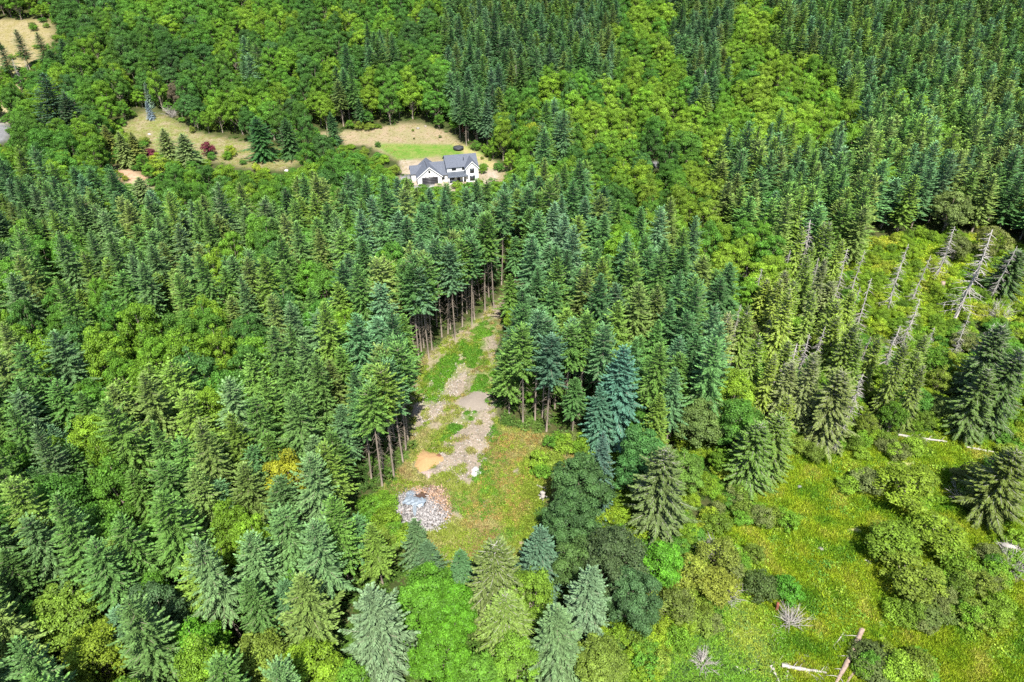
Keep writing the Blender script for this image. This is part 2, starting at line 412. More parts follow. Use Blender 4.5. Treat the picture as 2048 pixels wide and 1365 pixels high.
BRAMBLE = [(1330, 1190), (1480, 1180), (1560, 1240), (1600, 1365), (1590, 1500), (1260, 1500), (1275, 1330)]
MARSH = [(1715, 478), (1990, 470), (2060, 500), (2060, 640), (1900, 640), (1790, 690), (1735, 650), (1700, 560)]
LOT = [(610, 268), (690, 262), (830, 246), (885, 260), (930, 292), (1015, 336), (1025, 362), (958, 372), (832, 374), (812, 350), (796, 322), (735, 292), (690, 290)]
LAWN = [(745, 290), (835, 287), (930, 290), (965, 305), (962, 325), (890, 322), (880, 312), (800, 322), (770, 305)]
LEFTLOT = [(238, 262), (280, 222), (330, 232), (400, 268), (590, 302), (602, 325), (560, 342), (480, 335), (400, 315), (300, 300)]
LEFTLOT2 = [(230, 328), (290, 350), (305, 365), (290, 388), (225, 350)]
FIELD = [(-60, 40), (92, 40), (112, 60), (100, 95), (60, 130), (-60, 130)]
ROADL = [(-40, 225), (18, 250), (20, 278), (-40, 300)]
ROADR = [(1285, 324), (1320, 324), (1320, 336), (1285, 337)]
BARE = [[(1015, 935), (1035, 925), (1045, 950), (1020, 960)], [(895, 1010), (925, 1000), (935, 1035), (905, 1045)], [(860, 1120), (890, 1110), (905, 1145), (880, 1150)], [(950, 1000), (975, 990), (985, 1015), (960, 1020)], [(1035, 1075), (1055, 1070), (1060, 1090), (1040, 1095)]]
PATCHR = [(1232, 396), (1256, 402), (1250, 418), (1230, 410)]
MARSH2 = [(1740, 700), (1900, 690), (1940, 760), (1860, 800), (1760, 790)]
OPEN_ALL = [CLEAR, MEADOW, BRAMBLE, MARSH, LOT, LEFTLOT, LEFTLOT2, FIELD, ROADL, ROADR]
DIRT = [[(930, 788), (985, 786), (990, 830), (978, 900), (968, 950), (930, 972), (850, 955), (832, 930), (868, 905), (900, 880), (905, 835)],
        [(880, 735), (925, 700), (935, 760), (900, 810), (860, 850), (825, 880), (835, 800)],
        [(945, 678), (992, 660), (990, 704), (960, 725)], [(968, 645), (1010, 588), (1052, 562), (1030, 610), (990, 655)], [(935, 740), (970, 735), (950, 780), (925, 790)]]
GREENS = [[(990, 636), (960, 648), (905, 698), (870, 733), (838, 772), (836, 802), (882, 802), (888, 772), (912, 737), (962, 692), (990, 662)],
          [(985, 722), (1000, 728), (990, 785), (938, 785), (958, 752)], [(928, 690), (960, 700), (972, 722), (945, 750), (932, 725)],
          [(965, 803), (978, 800), (952, 834), (902, 872), (878, 885), (903, 845)], [(985, 850), (1005, 860), (995, 930), (975, 990), (930, 985), (965, 930)],
          [(900, 985), (1000, 960), (1010, 1000), (960, 1050), (905, 1030)]]

# ------------------------------------------------------------------ ground
def axis(spans):
    out = []
    for a, b, s in spans: out += list(np.arange(a, b, s))
    return np.array(out)
gx = axis([(-3000, -1000, 400), (-1000, -400, 60), (-400, -80, 3), (-80, 120, 1.0), (120, 400, 3), (400, 1000, 60), (1000, 3001, 400)])
gy = axis([(-1500, -100, 200), (-100, 40, 10), (40, 190, 1.0), (190, 300, 1.6), (300, 480, 3), (480, 1000, 40), (1000, 4001, 300)])
X, Y = np.meshgrid(gx, gy)
Z = zt(X, Y)
PX, PY, _ = proj(X, Y, Z)
vis = (Y > 20)
PXW = PX.copy(); PYW = PY.copy()
_m = inpoly(PX, PY, [(700, 520), (1260, 520), (1260, 1180), (700, 1180)]) & vis
for _i, _j in zip(*np.nonzero(_m)):
    PXW[_i, _j] += 26 * nz(X[_i, _j], Y[_i, _j], .22, 1) + 12 * nz(X[_i, _j], Y[_i, _j], .7, 2)
    PYW[_i, _j] += 20 * nz(X[_i, _j], Y[_i, _j], .22, 11) + 9 * nz(X[_i, _j], Y[_i, _j], .7, 12)
def zone(poly): return inpoly(PX, PY, poly) & vis
def wzone(poly): return inpoly(PXW, PYW, poly) & vis
FLOOR1, FLOOR2 = (0.060, 0.062, 0.022), (0.035, 0.05, 0.014)
c1 = np.zeros(X.shape + (3,)); c2 = np.zeros(X.shape + (3,))
c1[:] = FLOOR1; c2[:] = FLOOR2
def paint(mask, a, b): c1[mask] = a; c2[mask] = b
paint(zone(MEADOW), (0.13, 0.23, 0.03), (0.08, 0.17, 0.02))
paint(zone(BRAMBLE), (0.08, 0.15, 0.02), (0.10, 0.14, 0.03))
paint(zone(MARSH), (0.13, 0.19, 0.03), (0.08, 0.14, 0.02))
paint(zone(MARSH2), (0.17, 0.19, 0.035), (0.10, 0.14, 0.02))
paint(zone(CLEAR), (0.23, 0.20, 0.11), (0.17, 0.18, 0.05)); paint(zone(CLEAR) & (PY < 860), (0.23, 0.19, 0.135), (0.19, 0.175, 0.09))
paint(zone(CLEAR) & (PX > 985) & (PY > 840), (0.20, 0.16, 0.06), (0.12, 0.15, 0.02))
for d in DIRT + BARE: paint(wzone(d), (0.245, 0.20, 0.155), (0.20, 0.165, 0.13))
for d in GREENS[:4]: paint(wzone(d), (0.08, 0.14, 0.02), (0.20, 0.19, 0.09))
paint(zone(LOT), (0.25, 0.195, 0.125), (0.20, 0.18, 0.09))
paint(zone(LAWN), (0.08, 0.17, 0.02), (0.15, 0.19, 0.045))
paint(zone([(800, 320), (985, 330), (1000, 352), (965, 385), (800, 385)]), (0.33, 0.27, 0.21), (0.25, 0.21, 0.14))
paint(zone([(905, 288), (930, 290), (1000, 330), (985, 340), (940, 318)]), (0.22, 0.24, 0.07), (0.3, 0.24, 0.12))
paint(zone(LEFTLOT), (0.22, 0.185, 0.11), (0.15, 0.165, 0.05))
paint(zone(LEFTLOT2), (0.36, 0.20, 0.13), (0.40, 0.30, 0.2))
paint(zone(FIELD), (0.24, 0.20, 0.11), (0.20, 0.17, 0.07))
paint(zone([(-60, 130), (40, 130), (60, 250), (-60, 240)]), (0.36, 0.30, 0.18), (0.2, 0.2, 0.07))
paint(zone(ROADL) | zone(ROADR), (0.17, 0.17, 0.18), (0.14, 0.14, 0.15))
paint(zone(PATCHR), (0.42, 0.34, 0.25), (0.3, 0.27, 0.2))
def blur(a):
    b = a.copy(); b[1:-1, 1:-1] = (a[1:-1, 1:-1] * 2 + a[:-2, 1:-1] + a[2:, 1:-1] + a[1:-1, :-2] + a[1:-1, 2:]) / 6
    return b
for a, b, c, d in SPOTS: paint((((PX - a) / c) ** 2 + ((PY - b) / d) ** 2 < 1.2) & vis, (0.33, 0.27, 0.14), (0.28, 0.23, 0.11))
c1 = blur(c1); c2 = blur(c2)

zid = np.zeros((len(gy) - 1, len(gx) - 1), int)
cxm = (X[:-1, :-1] + X[1:, 1:]) / 2; cym = (Y[:-1, :-1] + Y[1:, 1:]) / 2
cpx, cpy, _ = proj(cxm, cym, zt(cxm, cym))
cv = cym > 20
ZONES = ['ground', 'clearing', 'meadow', 'lawn', 'yard', 'field', 'road', 'dirt_track', 'marsh', 'hill']
zid[cym > 300] = 9
for k, polys in ((1, [CLEAR]), (2, [MEADOW]), (8, [MARSH]), (4, [LOT, LEFTLOT, LEFTLOT2]), (3, [LAWN]), (5, [FIELD]), (6, [ROADL, ROADR]), (7, DIRT)):
    for p in polys: zid[inpoly(cpx, cpy, p) & cv] = k
M_GROUND = ground_mat()
nx = len(gx)
allV = np.stack([X, Y, Z], -1).reshape(-1, 3)
ii, jj = np.meshgrid(np.arange(len(gy) - 1), np.arange(nx - 1), indexing='ij')
allQ = np.stack([ii * nx + jj, ii * nx + jj + 1, (ii + 1) * nx + jj + 1, (ii + 1) * nx + jj], -1)
for k, nm in enumerate(ZONES):
    q = allQ[zid == k]
    if not len(q): continue
    u, inv = np.unique(q.ravel(), return_inverse=True)
    b = QB(); b.add(allV[u], inv.reshape(-1, 4))
    me = b.mesh(nm, M_GROUND)
    for an, c in (('gcol', c1), ('gcol2', c2)):
        a = me.attributes.new(an, 'FLOAT_COLOR', 'POINT')
        cc = np.ones((len(u), 4), np.float32); cc[:, :3] = c.reshape(-1, 3)[u]
        a.data.foreach_set('color', cc.ravel())
    me.polygons.foreach_set('use_smooth', np.ones(len(q), bool))
    o = link(nm, me, kind='structure')

# ------------------------------------------------------------------ placing things
COUNT = {}
ONES = 'zero one two three four five six seven eight nine ten eleven twelve thirteen fourteen fifteen sixteen seventeen eighteen nineteen'.split()
TENS = 'x x twenty thirty forty fifty sixty seventy eighty ninety'.split()
def num(n):
    n = int(min(max(round(n), 0), 99))
    return ONES[n] if n < 20 else TENS[n // 10] + ('-' + ONES[n % 10] if n % 10 else '')
def where(px, py): return '%s percent across, %s down' % (num(px / 20.48), num(py / 13.65))
def tree(kind, x, y, h, rscale, tint, label, group=None, var=None, rz=None, z=None):
    lst, parts = LIB[kind]
    H0, R0 = SIZE[kind]
    v = lst[(random.randrange(len(lst)) if var is None else var) % len(lst)]
    nm = NAME[kind]
    root = bpy.data.objects.new(nm, None); COL.objects.link(root)
    root.empty_display_size = .5
    sz = h / H0
    root.location = (x, y, float(zt(x, y)) - .05 if z is None else z)
    ln_ = 5 if random.random() < .15 else 1.8
    root.rotation_euler = (R(random.uniform(-ln_, ln_)), R(random.uniform(-ln_, ln_)), random.uniform(0, 6.28) if rz is None else rz)
    root.scale = (sz * rscale, sz * rscale, sz)
    root['label'] = label; root['category'] = CAT[nm]
    if group: root['group'] = group
    for pn, me in zip(parts, v[:2]):
        c = bpy.data.objects.new(pn, me); COL.objects.link(c); c.parent = root
        c['tint'] = [float(t) for t in tint]
    return root
TEAL = [(0.070, 0.146, 0.056), (0.062, 0.138, 0.044), (0.076, 0.150, 0.068), (0.060, 0.134, 0.036)]
GREENF = [(0.080, 0.155, 0.028), (0.070, 0.146, 0.030), (0.102, 0.168, 0.026), (0.108, 0.158, 0.036)]
DARKF = [(0.044, 0.100, 0.032), (0.050, 0.104, 0.026), (0.044, 0.098, 0.036)]
BROAD = [(0.092, 0.200, 0.020), (0.078, 0.185, 0.022), (0.114, 0.222, 0.020), (0.066, 0.168, 0.024), (0.132, 0.230, 0.020)]
BLIME = [(0.145, 0.245, 0.022), (0.162, 0.262, 0.026), (0.118, 0.225, 0.020)]
BDARK = [(0.052, 0.132, 0.024), (0.062, 0.145, 0.020), (0.056, 0.132, 0.034)]
YEL = [(0.21, 0.25, 0.02)]
OLIVE = [(0.118, 0.175, 0.026), (0.100, 0.165, 0.020), (0.142, 0.200, 0.026), (0.12, 0.15, 0.045)]
SEEN = set()
OCC = []       # (x, y, r)
def words(t):
    t = np.array(t)
    if t[0] > .17: return 'yellow-green'
    if t[2] > .55 * t[1]: return 'silvery blue-green'
    if t[0] > .09: return 'bright green'
    if t[1] < .09: return 'dark green'
    return 'deep green'
def hero(kind, px, py, h, r, tint, desc, group=None, base=False, var=None):
    """px,py: the tip (or the base) as seen in the photo; r = crown radius in metres"""
    if desc in SEEN: desc = ('low ' if h < 3 else 'taller ') + desc.replace(' percent', '')
    if desc in SEEN: return None
    SEEN.add(desc)
    x, y, z = at(px, py, 0 if base else h)
    x = float(x); y = float(y)
    H0, R0 = SIZE[kind]
    tree(kind, x, y, h, r / R0 / (h / H0), tint, desc, group, var)
    OCC.append((x, y, r * .85))
    COUNT[NAME[kind]] = COUNT.get(NAME[kind], 0) + 1
    return x, y
# trees that stand out, one by one
H = hero
H('spruce', 745, 1178, 20, 5.2, (0.095, 0.145, 0.07), 'wide grey-green spruce with drooping boughs beside the bright round maple at the photo bottom', var=0)
H('maple', 850, 1150, 14, 6.2, (0.078, 0.190, 0.018), 'vivid green round maple between the grey-green spruce and the ragged cedar, nearest edge of photo', var=0)
H('maple', 895, 1178, 13, 5.2, (0.075, 0.20, 0.014), 'vivid green maple crown behind the bigger round one, under the small firs', var=1)
H('maple', 870, 1260, 13, 5.0, (0.085, 0.21, 0.016), 'vivid green maple crown at the bottom edge of the photo', var=2)
H('cedar', 995, 1090, 18, 4.6, (0.085, 0.115, 0.03), 'ragged olive cedar with a bare pale top below the clearing', var=0)
H('spruce', 1082, 1058, 15, 3.9, (0.062, 0.115, 0.066), 'blue-green spruce leaning over the lower right corner of the clearing', var=1)
H('spruce', 1180, 1130, 17, 4.2, (0.09, 0.145, 0.072), 'pale grey-green spruce in front of the dark round maples', var=2)
H('spruce', 1120, 1215, 17, 4.4, (0.085, 0.14, 0.055), 'green spruce with pale twigs at the bottom edge below the blue-green spruce', var=3)
H('broadleaf', 1062, 1145, 13, 4.4, (0.12, 0.21, 0.022), 'bright green leafy crown between the two grey-green spruces', var=0)
H('cedar', 1018, 1190, 13, 4.0, (0.10, 0.15, 0.03), 'second ragged cedar, lower and in front of the bare-topped one', var=3)
H('broadleaf', 1205, 1290, 10, 4.4, (0.13, 0.19, 0.03), 'olive leafy crown at the bottom edge below the dark maples', var=3)
H('broadleaf', 1035, 1285, 10, 4.2, (0.12, 0.23, 0.025), 'bright green leafy crown at the bottom edge below the ragged cedars', var=4)
H('broadleaf', 950, 1320, 9, 4.0, (0.09, 0.20, 0.022), 'green leafy crown in the bottom edge under the second cedar', var=5)
H('broadleaf', 690, 1345, 9, 4.0, (0.10, 0.22, 0.022), 'green leafy crown tucked under the wide grey-green spruce', var=0)
H('broadleaf', 1150, 1090, 12, 4.0, (0.07, 0.13, 0.035), 'mid green crown wedged between blue-green spruce and dark maples', var=1)
H('broadleaf', 1330, 1080, 11, 4.2, (0.09, 0.24, 0.02), 'vivid green tree under the old drooping cedar', var=2)
H('maple', 1178, 915, 15, 6.6, (0.054, 0.112, 0.034), 'big dark green maple at the right corner of the clearing', var=0)
H('maple', 1150, 985, 14, 5.8, (0.052, 0.110, 0.034), 'dark maple crown hanging over the bleached stump', var=1)
H('maple', 1235, 1065, 16, 6.4, (0.060, 0.095, 0.036), 'big dark maple with an olive cast, second from the clearing', var=2)
H('maple', 1275, 1140, 14, 5.0, (0.056, 0.115, 0.042), 'dark blue-green maple crown ending beside the bright brambles', var=0)
H('spruce', 1212, 865, 19, 3.0, (0.055, 0.105, 0.075), 'slim blue-green spruce tip standing behind the big dark maple', var=2)
H('broadleaf', 1290, 848, 15, 4.8, (0.06, 0.155, 0.04), 'mid green maple behind the slim spruce tip', var=1)
H('broadleaf', 1262, 900, 12, 4.0, (0.055, 0.15, 0.04), 'glossy green crown right beside the big dark maple', var=2)
H('cedar', 1337, 900, 20, 4.8, (0.07, 0.10, 0.03), 'old cedar with drooping dark boughs and bare grey twigs at its top', var=1)
H('broadleaf', 1410, 800, 14, 5.0, (0.11, 0.17, 0.045), 'pale green willow-like crown with bare twigs, right of the fir stand', var=3)
H('broadleaf', 1380, 900, 12, 4.2, (0.10, 0.185, 0.03), 'bright green tree behind the old drooping cedar', var=4)
H('cedar', 1520, 845, 16, 4.2, (0.07, 0.125, 0.022), 'dark cedar at the meadow edge with upright green sprays', var=2)
H('cedar', 1560, 830, 15, 3.8, (0.08, 0.13, 0.022), 'cedar with dense sprays directly below the leaning dead trees', var=3)
H('cedar', 1690, 740, 19, 4.4, (0.10, 0.125, 0.035), 'thin cedar on bare leaning trunk at the top of the meadow', var=4)
H('spruce', 1248, 690, 24, 5.6, (0.055, 0.13, 0.088), 'broad blue-green spruce at the front of the fir stand, right of the clearing', var=1)
H('spruce', 1212, 780, 16, 3.8, (0.055, 0.125, 0.075), 'smaller blue-green spruce at the foot of the broad spruce', var=2)
H('edge_fir', 1100, 675, 24, 3.4, (0.05, 0.105, 0.06), 'fir on a long bare pale trunk standing out in front of the stand', var=0)
H('spruce', 827, 1035, 12, 2.8, (0.065, 0.115, 0.045), 'young fir poking up in front of the firewood heap', var=0)
H('spruce', 850, 1085, 9, 3.0, (0.055, 0.10, 0.045), 'squat young fir below the firewood heap', var=3)
H('spruce', 922, 1098, 8, 2.2, (0.055, 0.12, 0.045), 'small young fir alone at the lower edge of the clearing', var=1)
H('spruce', 512, 232, 17, 6.2, (0.035, 0.095, 0.025), 'dense dark fir alone on the dry yard, left of the white house', var=0)
H('spruce', 568, 238, 15, 5.2, (0.045, 0.10, 0.03), 'full green fir right of the dense dark one on the dry yard', var=2)
H('spruce', 661, 225, 13, 3.4, (0.045, 0.105, 0.035), 'narrow green fir at the left end of the tan bank', var=3)
H('spruce', 80, 150, 28, 9.0, (0.042, 0.085, 0.045), 'huge dark spruce on the left above the driveway', var=0)
H('spruce', 125, 185, 22, 7.0, (0.045, 0.08, 0.035), 'second huge dark spruce leaning right of the first one', var=3)
H('spruce', 292, 202, 8, 1.9, (0.17, 0.22, 0.26), 'small powder-blue spruce at the top of the dry yard', var=1)
H('spruce', 288, 165, 11, 2.0, (0.13, 0.19, 0.13), 'slim pale conifer right above the powder-blue spruce', var=2)
for i, (px, py, h, r, d) in enumerate([(324, 256, 15, 5.0, 'first pale green deodar beside the red-leaved maples'), (362, 266, 14, 5.6, 'second pale green deodar, closer to the dark red maple'), (262, 264, 13, 4.2, 'narrow yellow-green deodar left of the gravel'),
                                    (236, 262, 14, 4.0, 'pale deodar at the left end of the yard'), (275, 352, 12, 5, 'flat-topped pale deodar below the pink gravel bed'), (208, 250, 14, 4.0, 'yellow-green deodar under the huge dark spruces')]):
    H('spruce', px, py, h, r, [(0.13, 0.175, 0.05), (0.115, 0.165, 0.055), (0.15, 0.175, 0.04)][i % 3], d, 'pale deodars on the dry yard', var=i)
H('shrub', 411, 284, 5.5, 3.3, (0.115, 0.018, 0.035), 'dark red Japanese maple on the dry yard', var=0)
H('shrub', 294, 297, 4.6, 3.2, (0.14, 0.03, 0.05), 'wine red maple bush half hidden by pale deodars', var=1)
H('shrub', 397, 334, 4.8, 3.6, (0.055, 0.03, 0.03), 'dusky purple-brown bush at the lower yard edge', var=2)
H('shrub', 345, 375, 2.6, 1.7, (0.10, 0.02, 0.035), 'small dark red bush nearest the fir stand', var=3)
H('shrub', 458, 290, 4.6, 2.4, (0.20, 0.27, 0.02), 'lime green round shrub alone on the dry yard', var=1)
H('alder', 316, 316, 7.5, 6.4, (0.15, 0.22, 0.02), 'flat wide lime green tree below the deodars', var=1)
H('broadleaf', 345, 160, 13, 5.0, (0.10, 0.085, 0.055), 'half-bare brown-grey tree above the dry yard', var=3)
H('broadleaf', 560, 912, 15, 4.6, (0.22, 0.24, 0.02), 'yellowing maple among the firs left of the firewood heap', var=1)
H('broadleaf', 1062, 240, 15, 6.5, (0.20, 0.255, 0.022), 'bright yellow-green round tree behind the trampoline', var=1)
H('broadleaf', 1545, 370, 15, 4.6, (0.05, 0.155, 0.03), 'single deep green tree at the end of the plantation', var=2)
H('broadleaf', 1920, 375, 15, 7.0, (0.125, 0.175, 0.05), 'big pale round tree at the foot of the dark plantation', var=5)
H('broadleaf', 110, 1180, 14, 5.4, (0.13, 0.215, 0.028), 'bright green maple among the firs at the lower left', var=0)
H('broadleaf', 165, 1265, 14, 5.0, (0.16, 0.23, 0.022), 'yellow-green maple at the bottom left edge', var=1)
H('broadleaf', 380, 1240, 14, 4.6, (0.085, 0.22, 0.018), 'vivid green maple at the bottom edge, left third', var=4)
H('broadleaf', 505, 1275, 13, 4.8, (0.14, 0.20, 0.03), 'olive-yellow maple at the bottom edge near the blue-green fir', var=3)
H('maple', 290, 1185, 15, 6.0, (0.06, 0.115, 0.045), 'ivy-dark broad crown at the lower left', var=1)
H('broadleaf', 620, 1290, 12, 5.0, (0.15, 0.25, 0.02), 'lime green crown left of the wide grey-green spruce', var=2)
H('broadleaf', 1085, 340, 9, 5.5, (0.055, 0.085, 0.03), 'low dark rounded thicket behind the house drive', var=5)
for i, (px, py, h, r, t) in enumerate([(1830, 945, 8, 5.6, (0.15, 0.22, 0.02)), (1890, 1045, 7, 5.2, (0.14, 0.21, 0.02)), (1800, 1060, 7, 4.8, (0.125, 0.205, 0.02)), (1840, 1130, 7, 5.2, (0.14, 0.195, 0.025)),
                                    (1925, 1105, 5, 3.4, (0.12, 0.21, 0.02)), (1965, 1150, 4.5, 3.2, (0.12, 0.16, 0.025)), (1745, 945, 4, 3.4, (0.11, 0.14, 0.045)), (1950, 940, 5, 3.8, (0.10, 0.12, 0.035)),
                                    (1905, 800, 6, 4.0, (0.10, 0.15, 0.035)), (1445, 1085, 7, 3.6, (0.15, 0.19, 0.03)), (1385, 1120, 7, 4.0, (0.17, 0.21, 0.03)), (1440, 1150, 6, 3.6, (0.18, 0.21, 0.03)),
                                    (1350, 1195, 6, 3.6, (0.11, 0.15, 0.03)), (1580, 1165, 4, 2.6, (0.07, 0.2, 0.02)), (1530, 1155, 4, 3.0, (0.07, 0.11, 0.03)), (1860, 1205, 3.4, 4.2, (0.085, 0.125, 0.03)), (1760, 1315, 3, 4.0, (0.075, 0.105, 0.03)), (1960, 1220, 3, 3, (0.13, 0.18, 0.03))]):
    H('shrub' if h < 5.5 else 'alder', px, py, h, r, t, '%s bushy %s in the wet meadow, %s' % (words(t), 'shrub' if h < 5.5 else 'alder', where(px, py)), 'bushes in the wet meadow', var=i)
for i, (px, py, h, r, t) in enumerate([(2010, 650, 20, 4.6, (0.06, 0.10, 0.03)), (2040, 700, 20, 4.6, (0.055, 0.095, 0.025)), (1985, 740, 17, 4.0, (0.065, 0.105, 0.025)), (2035, 900, 16, 4.6, (0.075, 0.10, 0.02)),
                                    (2040, 500, 14, 4.5, (0.05, 0.09, 0.025)), (1925, 470, 9, 4, (0.11, 0.14, 0.04)), (2000, 450, 12, 5, (0.14, 0.16, 0.045))]):
    H('cedar' if i < 5 else 'alder', px, py, h, r, t, 'dark shaggy %s beside the meadow, %s' % ('cedar' if i < 5 else 'alder', where(px, py)), var=i)
THK = [(1170, 905, 45, 20, 5), (1120, 890, 40, 8, 3), (760, 1045, 30, 40, 7), (1095, 940, 25, 25, 3), (800, 1085, 30, 20, 5), (1900, 1240, 110, 40, 16), (1780, 1335, 70, 25, 8), (1990, 900, 60, 60, 12), (1650, 905, 90, 18, 10), (1790, 900, 60, 16, 6), (1965, 1010, 50, 70, 12), (1990, 1120, 50, 60, 9), (1500, 1010, 50, 45, 9), (1440, 1010, 50, 60, 9), (1700, 960, 40, 20, 3),
       (1500, 1140, 50, 30, 5), (1400, 1220, 60, 40, 7), (1300, 1270, 50, 60, 7), (1310, 1345, 50, 20, 4), (1550, 1060, 30, 20, 2), (1870, 1170, 60, 40, 7), (1840, 1010, 70, 50, 5)]
for cx, cy, rx, ry, n in THK:
    for i in range(n):
        a = random.uniform(0, 6.28); q = math.sqrt(random.random())
        px, py = cx + rx * q * math.cos(a), cy + ry * q * math.sin(a)
        t = np.array(random.choice(OLIVE + BROAD[:3] + BLIME)) * random.uniform(.85, 1.15)
        H('shrub', px, py, random.uniform(1.8, 4.2), random.uniform(1.5, 2.9), t, '%s shrub in a thicket, base %s' % (words(t), where(px, py)), 'shrubs of the meadow thickets', base=True, var=random.randrange(5))
for cx, cy, rx, ry, n in [(430, 318, 60, 14, 6), (560, 312, 40, 14, 5), (260, 300, 40, 30, 7), (350, 318, 40, 16, 5), (620, 290, 40, 14, 6), (740, 258, 40, 6, 4), (700, 300, 60, 12, 6), (50, 110, 60, 14, 6), (90, 60, 30, 20, 5), (990, 350, 25, 12, 4), (420, 262, 60, 12, 5), (780, 335, 20, 20, 4), (20, 160, 60, 30, 9), (60, 220, 60, 25, 8)]:
    for i in range(n):
        px, py = cx + random.uniform(-rx, rx), cy + random.uniform(-ry, ry)
        t = np.array(random.choice(OLIVE + BROAD)) * random.uniform(.85, 1.15)
        H('shrub', px, py, random.uniform(1.6, 4.2), random.uniform(1.3, 2.6), t, '%s shrub scattered on the dry yards, base %s' % (words(t), where(px, py)), 'shrubs on the dry yards', base=True, var=random.randrange(5))
# firs with bare trunks lining the left side of the clearing: base pixel
EDGE = [(838, 722), (858, 718), (864, 700), (884, 676), (911, 681), (925, 655), (944, 650), (949, 640), (970, 622), (988, 618), (1003, 570), (1051, 553), (1072, 548), (1090, 545), (788, 955), (765, 975), (806, 925), (816, 880), (812, 900), (843, 705),
        (1046, 850), (1070, 842), (1085, 835), (896, 668), (1158, 830), (1185, 860), (1130, 838)]
for i, (px, py) in enumerate(EDGE):
    t = random.choice(TEAL + GREENF)
    h = random.uniform(24, 27.5)
    H('edge_fir', px, py, h, 3.0, t, '%s fir with bare trunk lining the clearing, foot %s' % (words(t), where(px, py)), 'firs with bare trunks along the clearing', base=True, var=i)
for i, (px, py) in enumerate(EDGE[:20]):
    if py > 730: px, py = px - 22, py - 16
    else: px, py = px - 10, py - 22
    t = random.choice(TEAL + GREENF)
    H('edge_fir', px, py, random.uniform(21, 25), 2.8, t, '%s fir in the second row beside the clearing, foot %s' % (words(t), where(px, py)), 'firs with bare trunks along the clearing', base=True, var=i + 2)
for i, (px, py, h, r) in enumerate([(30, 60, 18, 3.9), (73, 65, 18, 3.9), (120, 78, 16, 3.9), (-5, 80, 18, 3.9), (98, 100, 12, 3.9), (985, 15, 30, 4.0), (1010, 50, 26, 3.6), (960, 60, 24, 3.4), (1045, 35, 24, 3.2)]):
    t = DARKF[i % 3]
    H('fir', px, py, h, r, t, 'tall dark fir %s, tip %s' % ('beside the dry field' if i < 5 else 'over the broadleaf wood behind the house', where(px, py)), None, var=i)

# ------------------------------------------------------------------ the forest: species by where the crown shows
def E(cx, cy, rx, ry): return ('e', cx, cy, rx, ry)
REG = [
    ('yel', [E(980, 250, 20, 15)]),
    ('bdark', [[(0, -200), (160, -200), (210, 30), (380, 40), (470, 80), (480, 140), (330, 170), (240, 100), (170, 60), (60, 30)], E(640, 60, 90, 50), E(600, 200, 40, 40), E(1170, 280, 45, 30), E(1225, 350, 40, 40), E(1340, 270, 50, 30), E(300, 1180, 80, 50), E(830, 60, 50, 50)]),
    ('fir', [E(970, 90, 70, 130), [(900, -300), (1240, -300), (1230, 60), (1240, 110), (1180, 120), (1140, 110), (1060, 130), (960, 200), (900, 60)],
             [(1350, -300), (1490, -300), (1480, 60), (1455, 120), (1420, 190), (1385, 170), (1350, 80)], E(1110, 250, 25, 50), E(690, 160, 25, 40), E(770, 90, 30, 40), E(500, 100, 20, 30)]),
    ('broad', [E(1690, 215, 50, 40), E(1830, 190, 30, 16), E(1900, 260, 35, 18), E(1560, 130, 50, 30), E(1790, 330, 30, 25), E(1640, 330, 25, 20), E(1990, 330, 25, 18)]),
    ('plant', [[(1500, -400), (1560, 70), (1640, 95), (1680, 190), (1735, 235), (1705, 288), (1580, 272), (1470, 268), (1440, 305), (1450, 370), (1500, 415), (1620, 440), (1720, 445), (1860, 385), (2400, 440), (2400, -400)]]),
    ('broad', [[(-300, -400), (1600, -400), (1740, 240), (1440, 260), (1420, 380), (1230, 380), (1230, 330), (980, 345), (800, 340), (780, 360), (640, 365), (560, 370), (470, 385), (300, 390), (240, 340), (-300, 345)]]),
    ('broad', [E(500, 478, 55, 40), E(395, 520, 45, 25), E(762, 495, 22, 45), E(90, 480, 70, 22), E(320, 665, 205, 85), E(100, 640, 110, 50), E(565, 605, 50, 25), E(430, 745, 55, 50), E(260, 735, 55, 35), E(190, 955, 130, 30),
               E(400, 1005, 55, 35), E(480, 1040, 50, 40), E(130, 1250, 70, 60), E(190, 1330, 90, 60), E(380, 1290, 60, 50), E(500, 1310, 60, 45), E(620, 1330, 60, 50), E(210, 820, 40, 25), E(640, 520, 30, 20), E(1250, 460, 35, 30), E(1330, 650, 30, 40), E(780, 700, 25, 20),
               E(1430, 430, 60, 60), E(1500, 480, 50, 60), E(1425, 840, 60, 60), E(1490, 750, 40, 60), [(1240, 370), (1420, 370), (1480, 470), (1420, 500), (1330, 420), (1250, 400)], E(20, 440, 25, 20), E(1530, 440, 60, 50)]),
    ('broad', [[(1130, 1000), (1420, 780), (1520, 900), (1500, 1000), (1400, 1080), (1330, 1240), (1250, 1500), (1130, 1500)]]),
    ('mixr', [[(1480, 430), (2400, 430), (2400, 1000), (1500, 1000), (1440, 900), (1440, 700), (1470, 560)]]),
    ('fir', [[(-400, 300), (1500, 300), (1500, 900), (1400, 800), (1100, 1600), (-400, 1600)]]),
]
def region(px, py):
    for k, shapes in REG:
        for s in shapes:
            if s[0] == 'e':
                if ((px - s[1]) / s[3]) ** 2 + ((py - s[2]) / s[4]) ** 2 < 1: return k
            elif isin(px, py, s): return k
    return 'broad'
cand = []
for yy in np.arange(22, 500, 3.1):
    half = 0.80 * (yy + 55) + 22
    for xx in np.arange(-half, half, 3.1):
        cand.append((xx + random.uniform(-1.5, 1.5), yy + random.uniform(-1.5, 1.5)))
random.shuffle(cand)
cand = np.array(cand)
czt = zt(cand[:, 0], cand[:, 1])
cp18x, cp18y, _ = proj(cand[:, 0], cand[:, 1], czt + 17)
open_any = np.zeros(len(cand), bool)
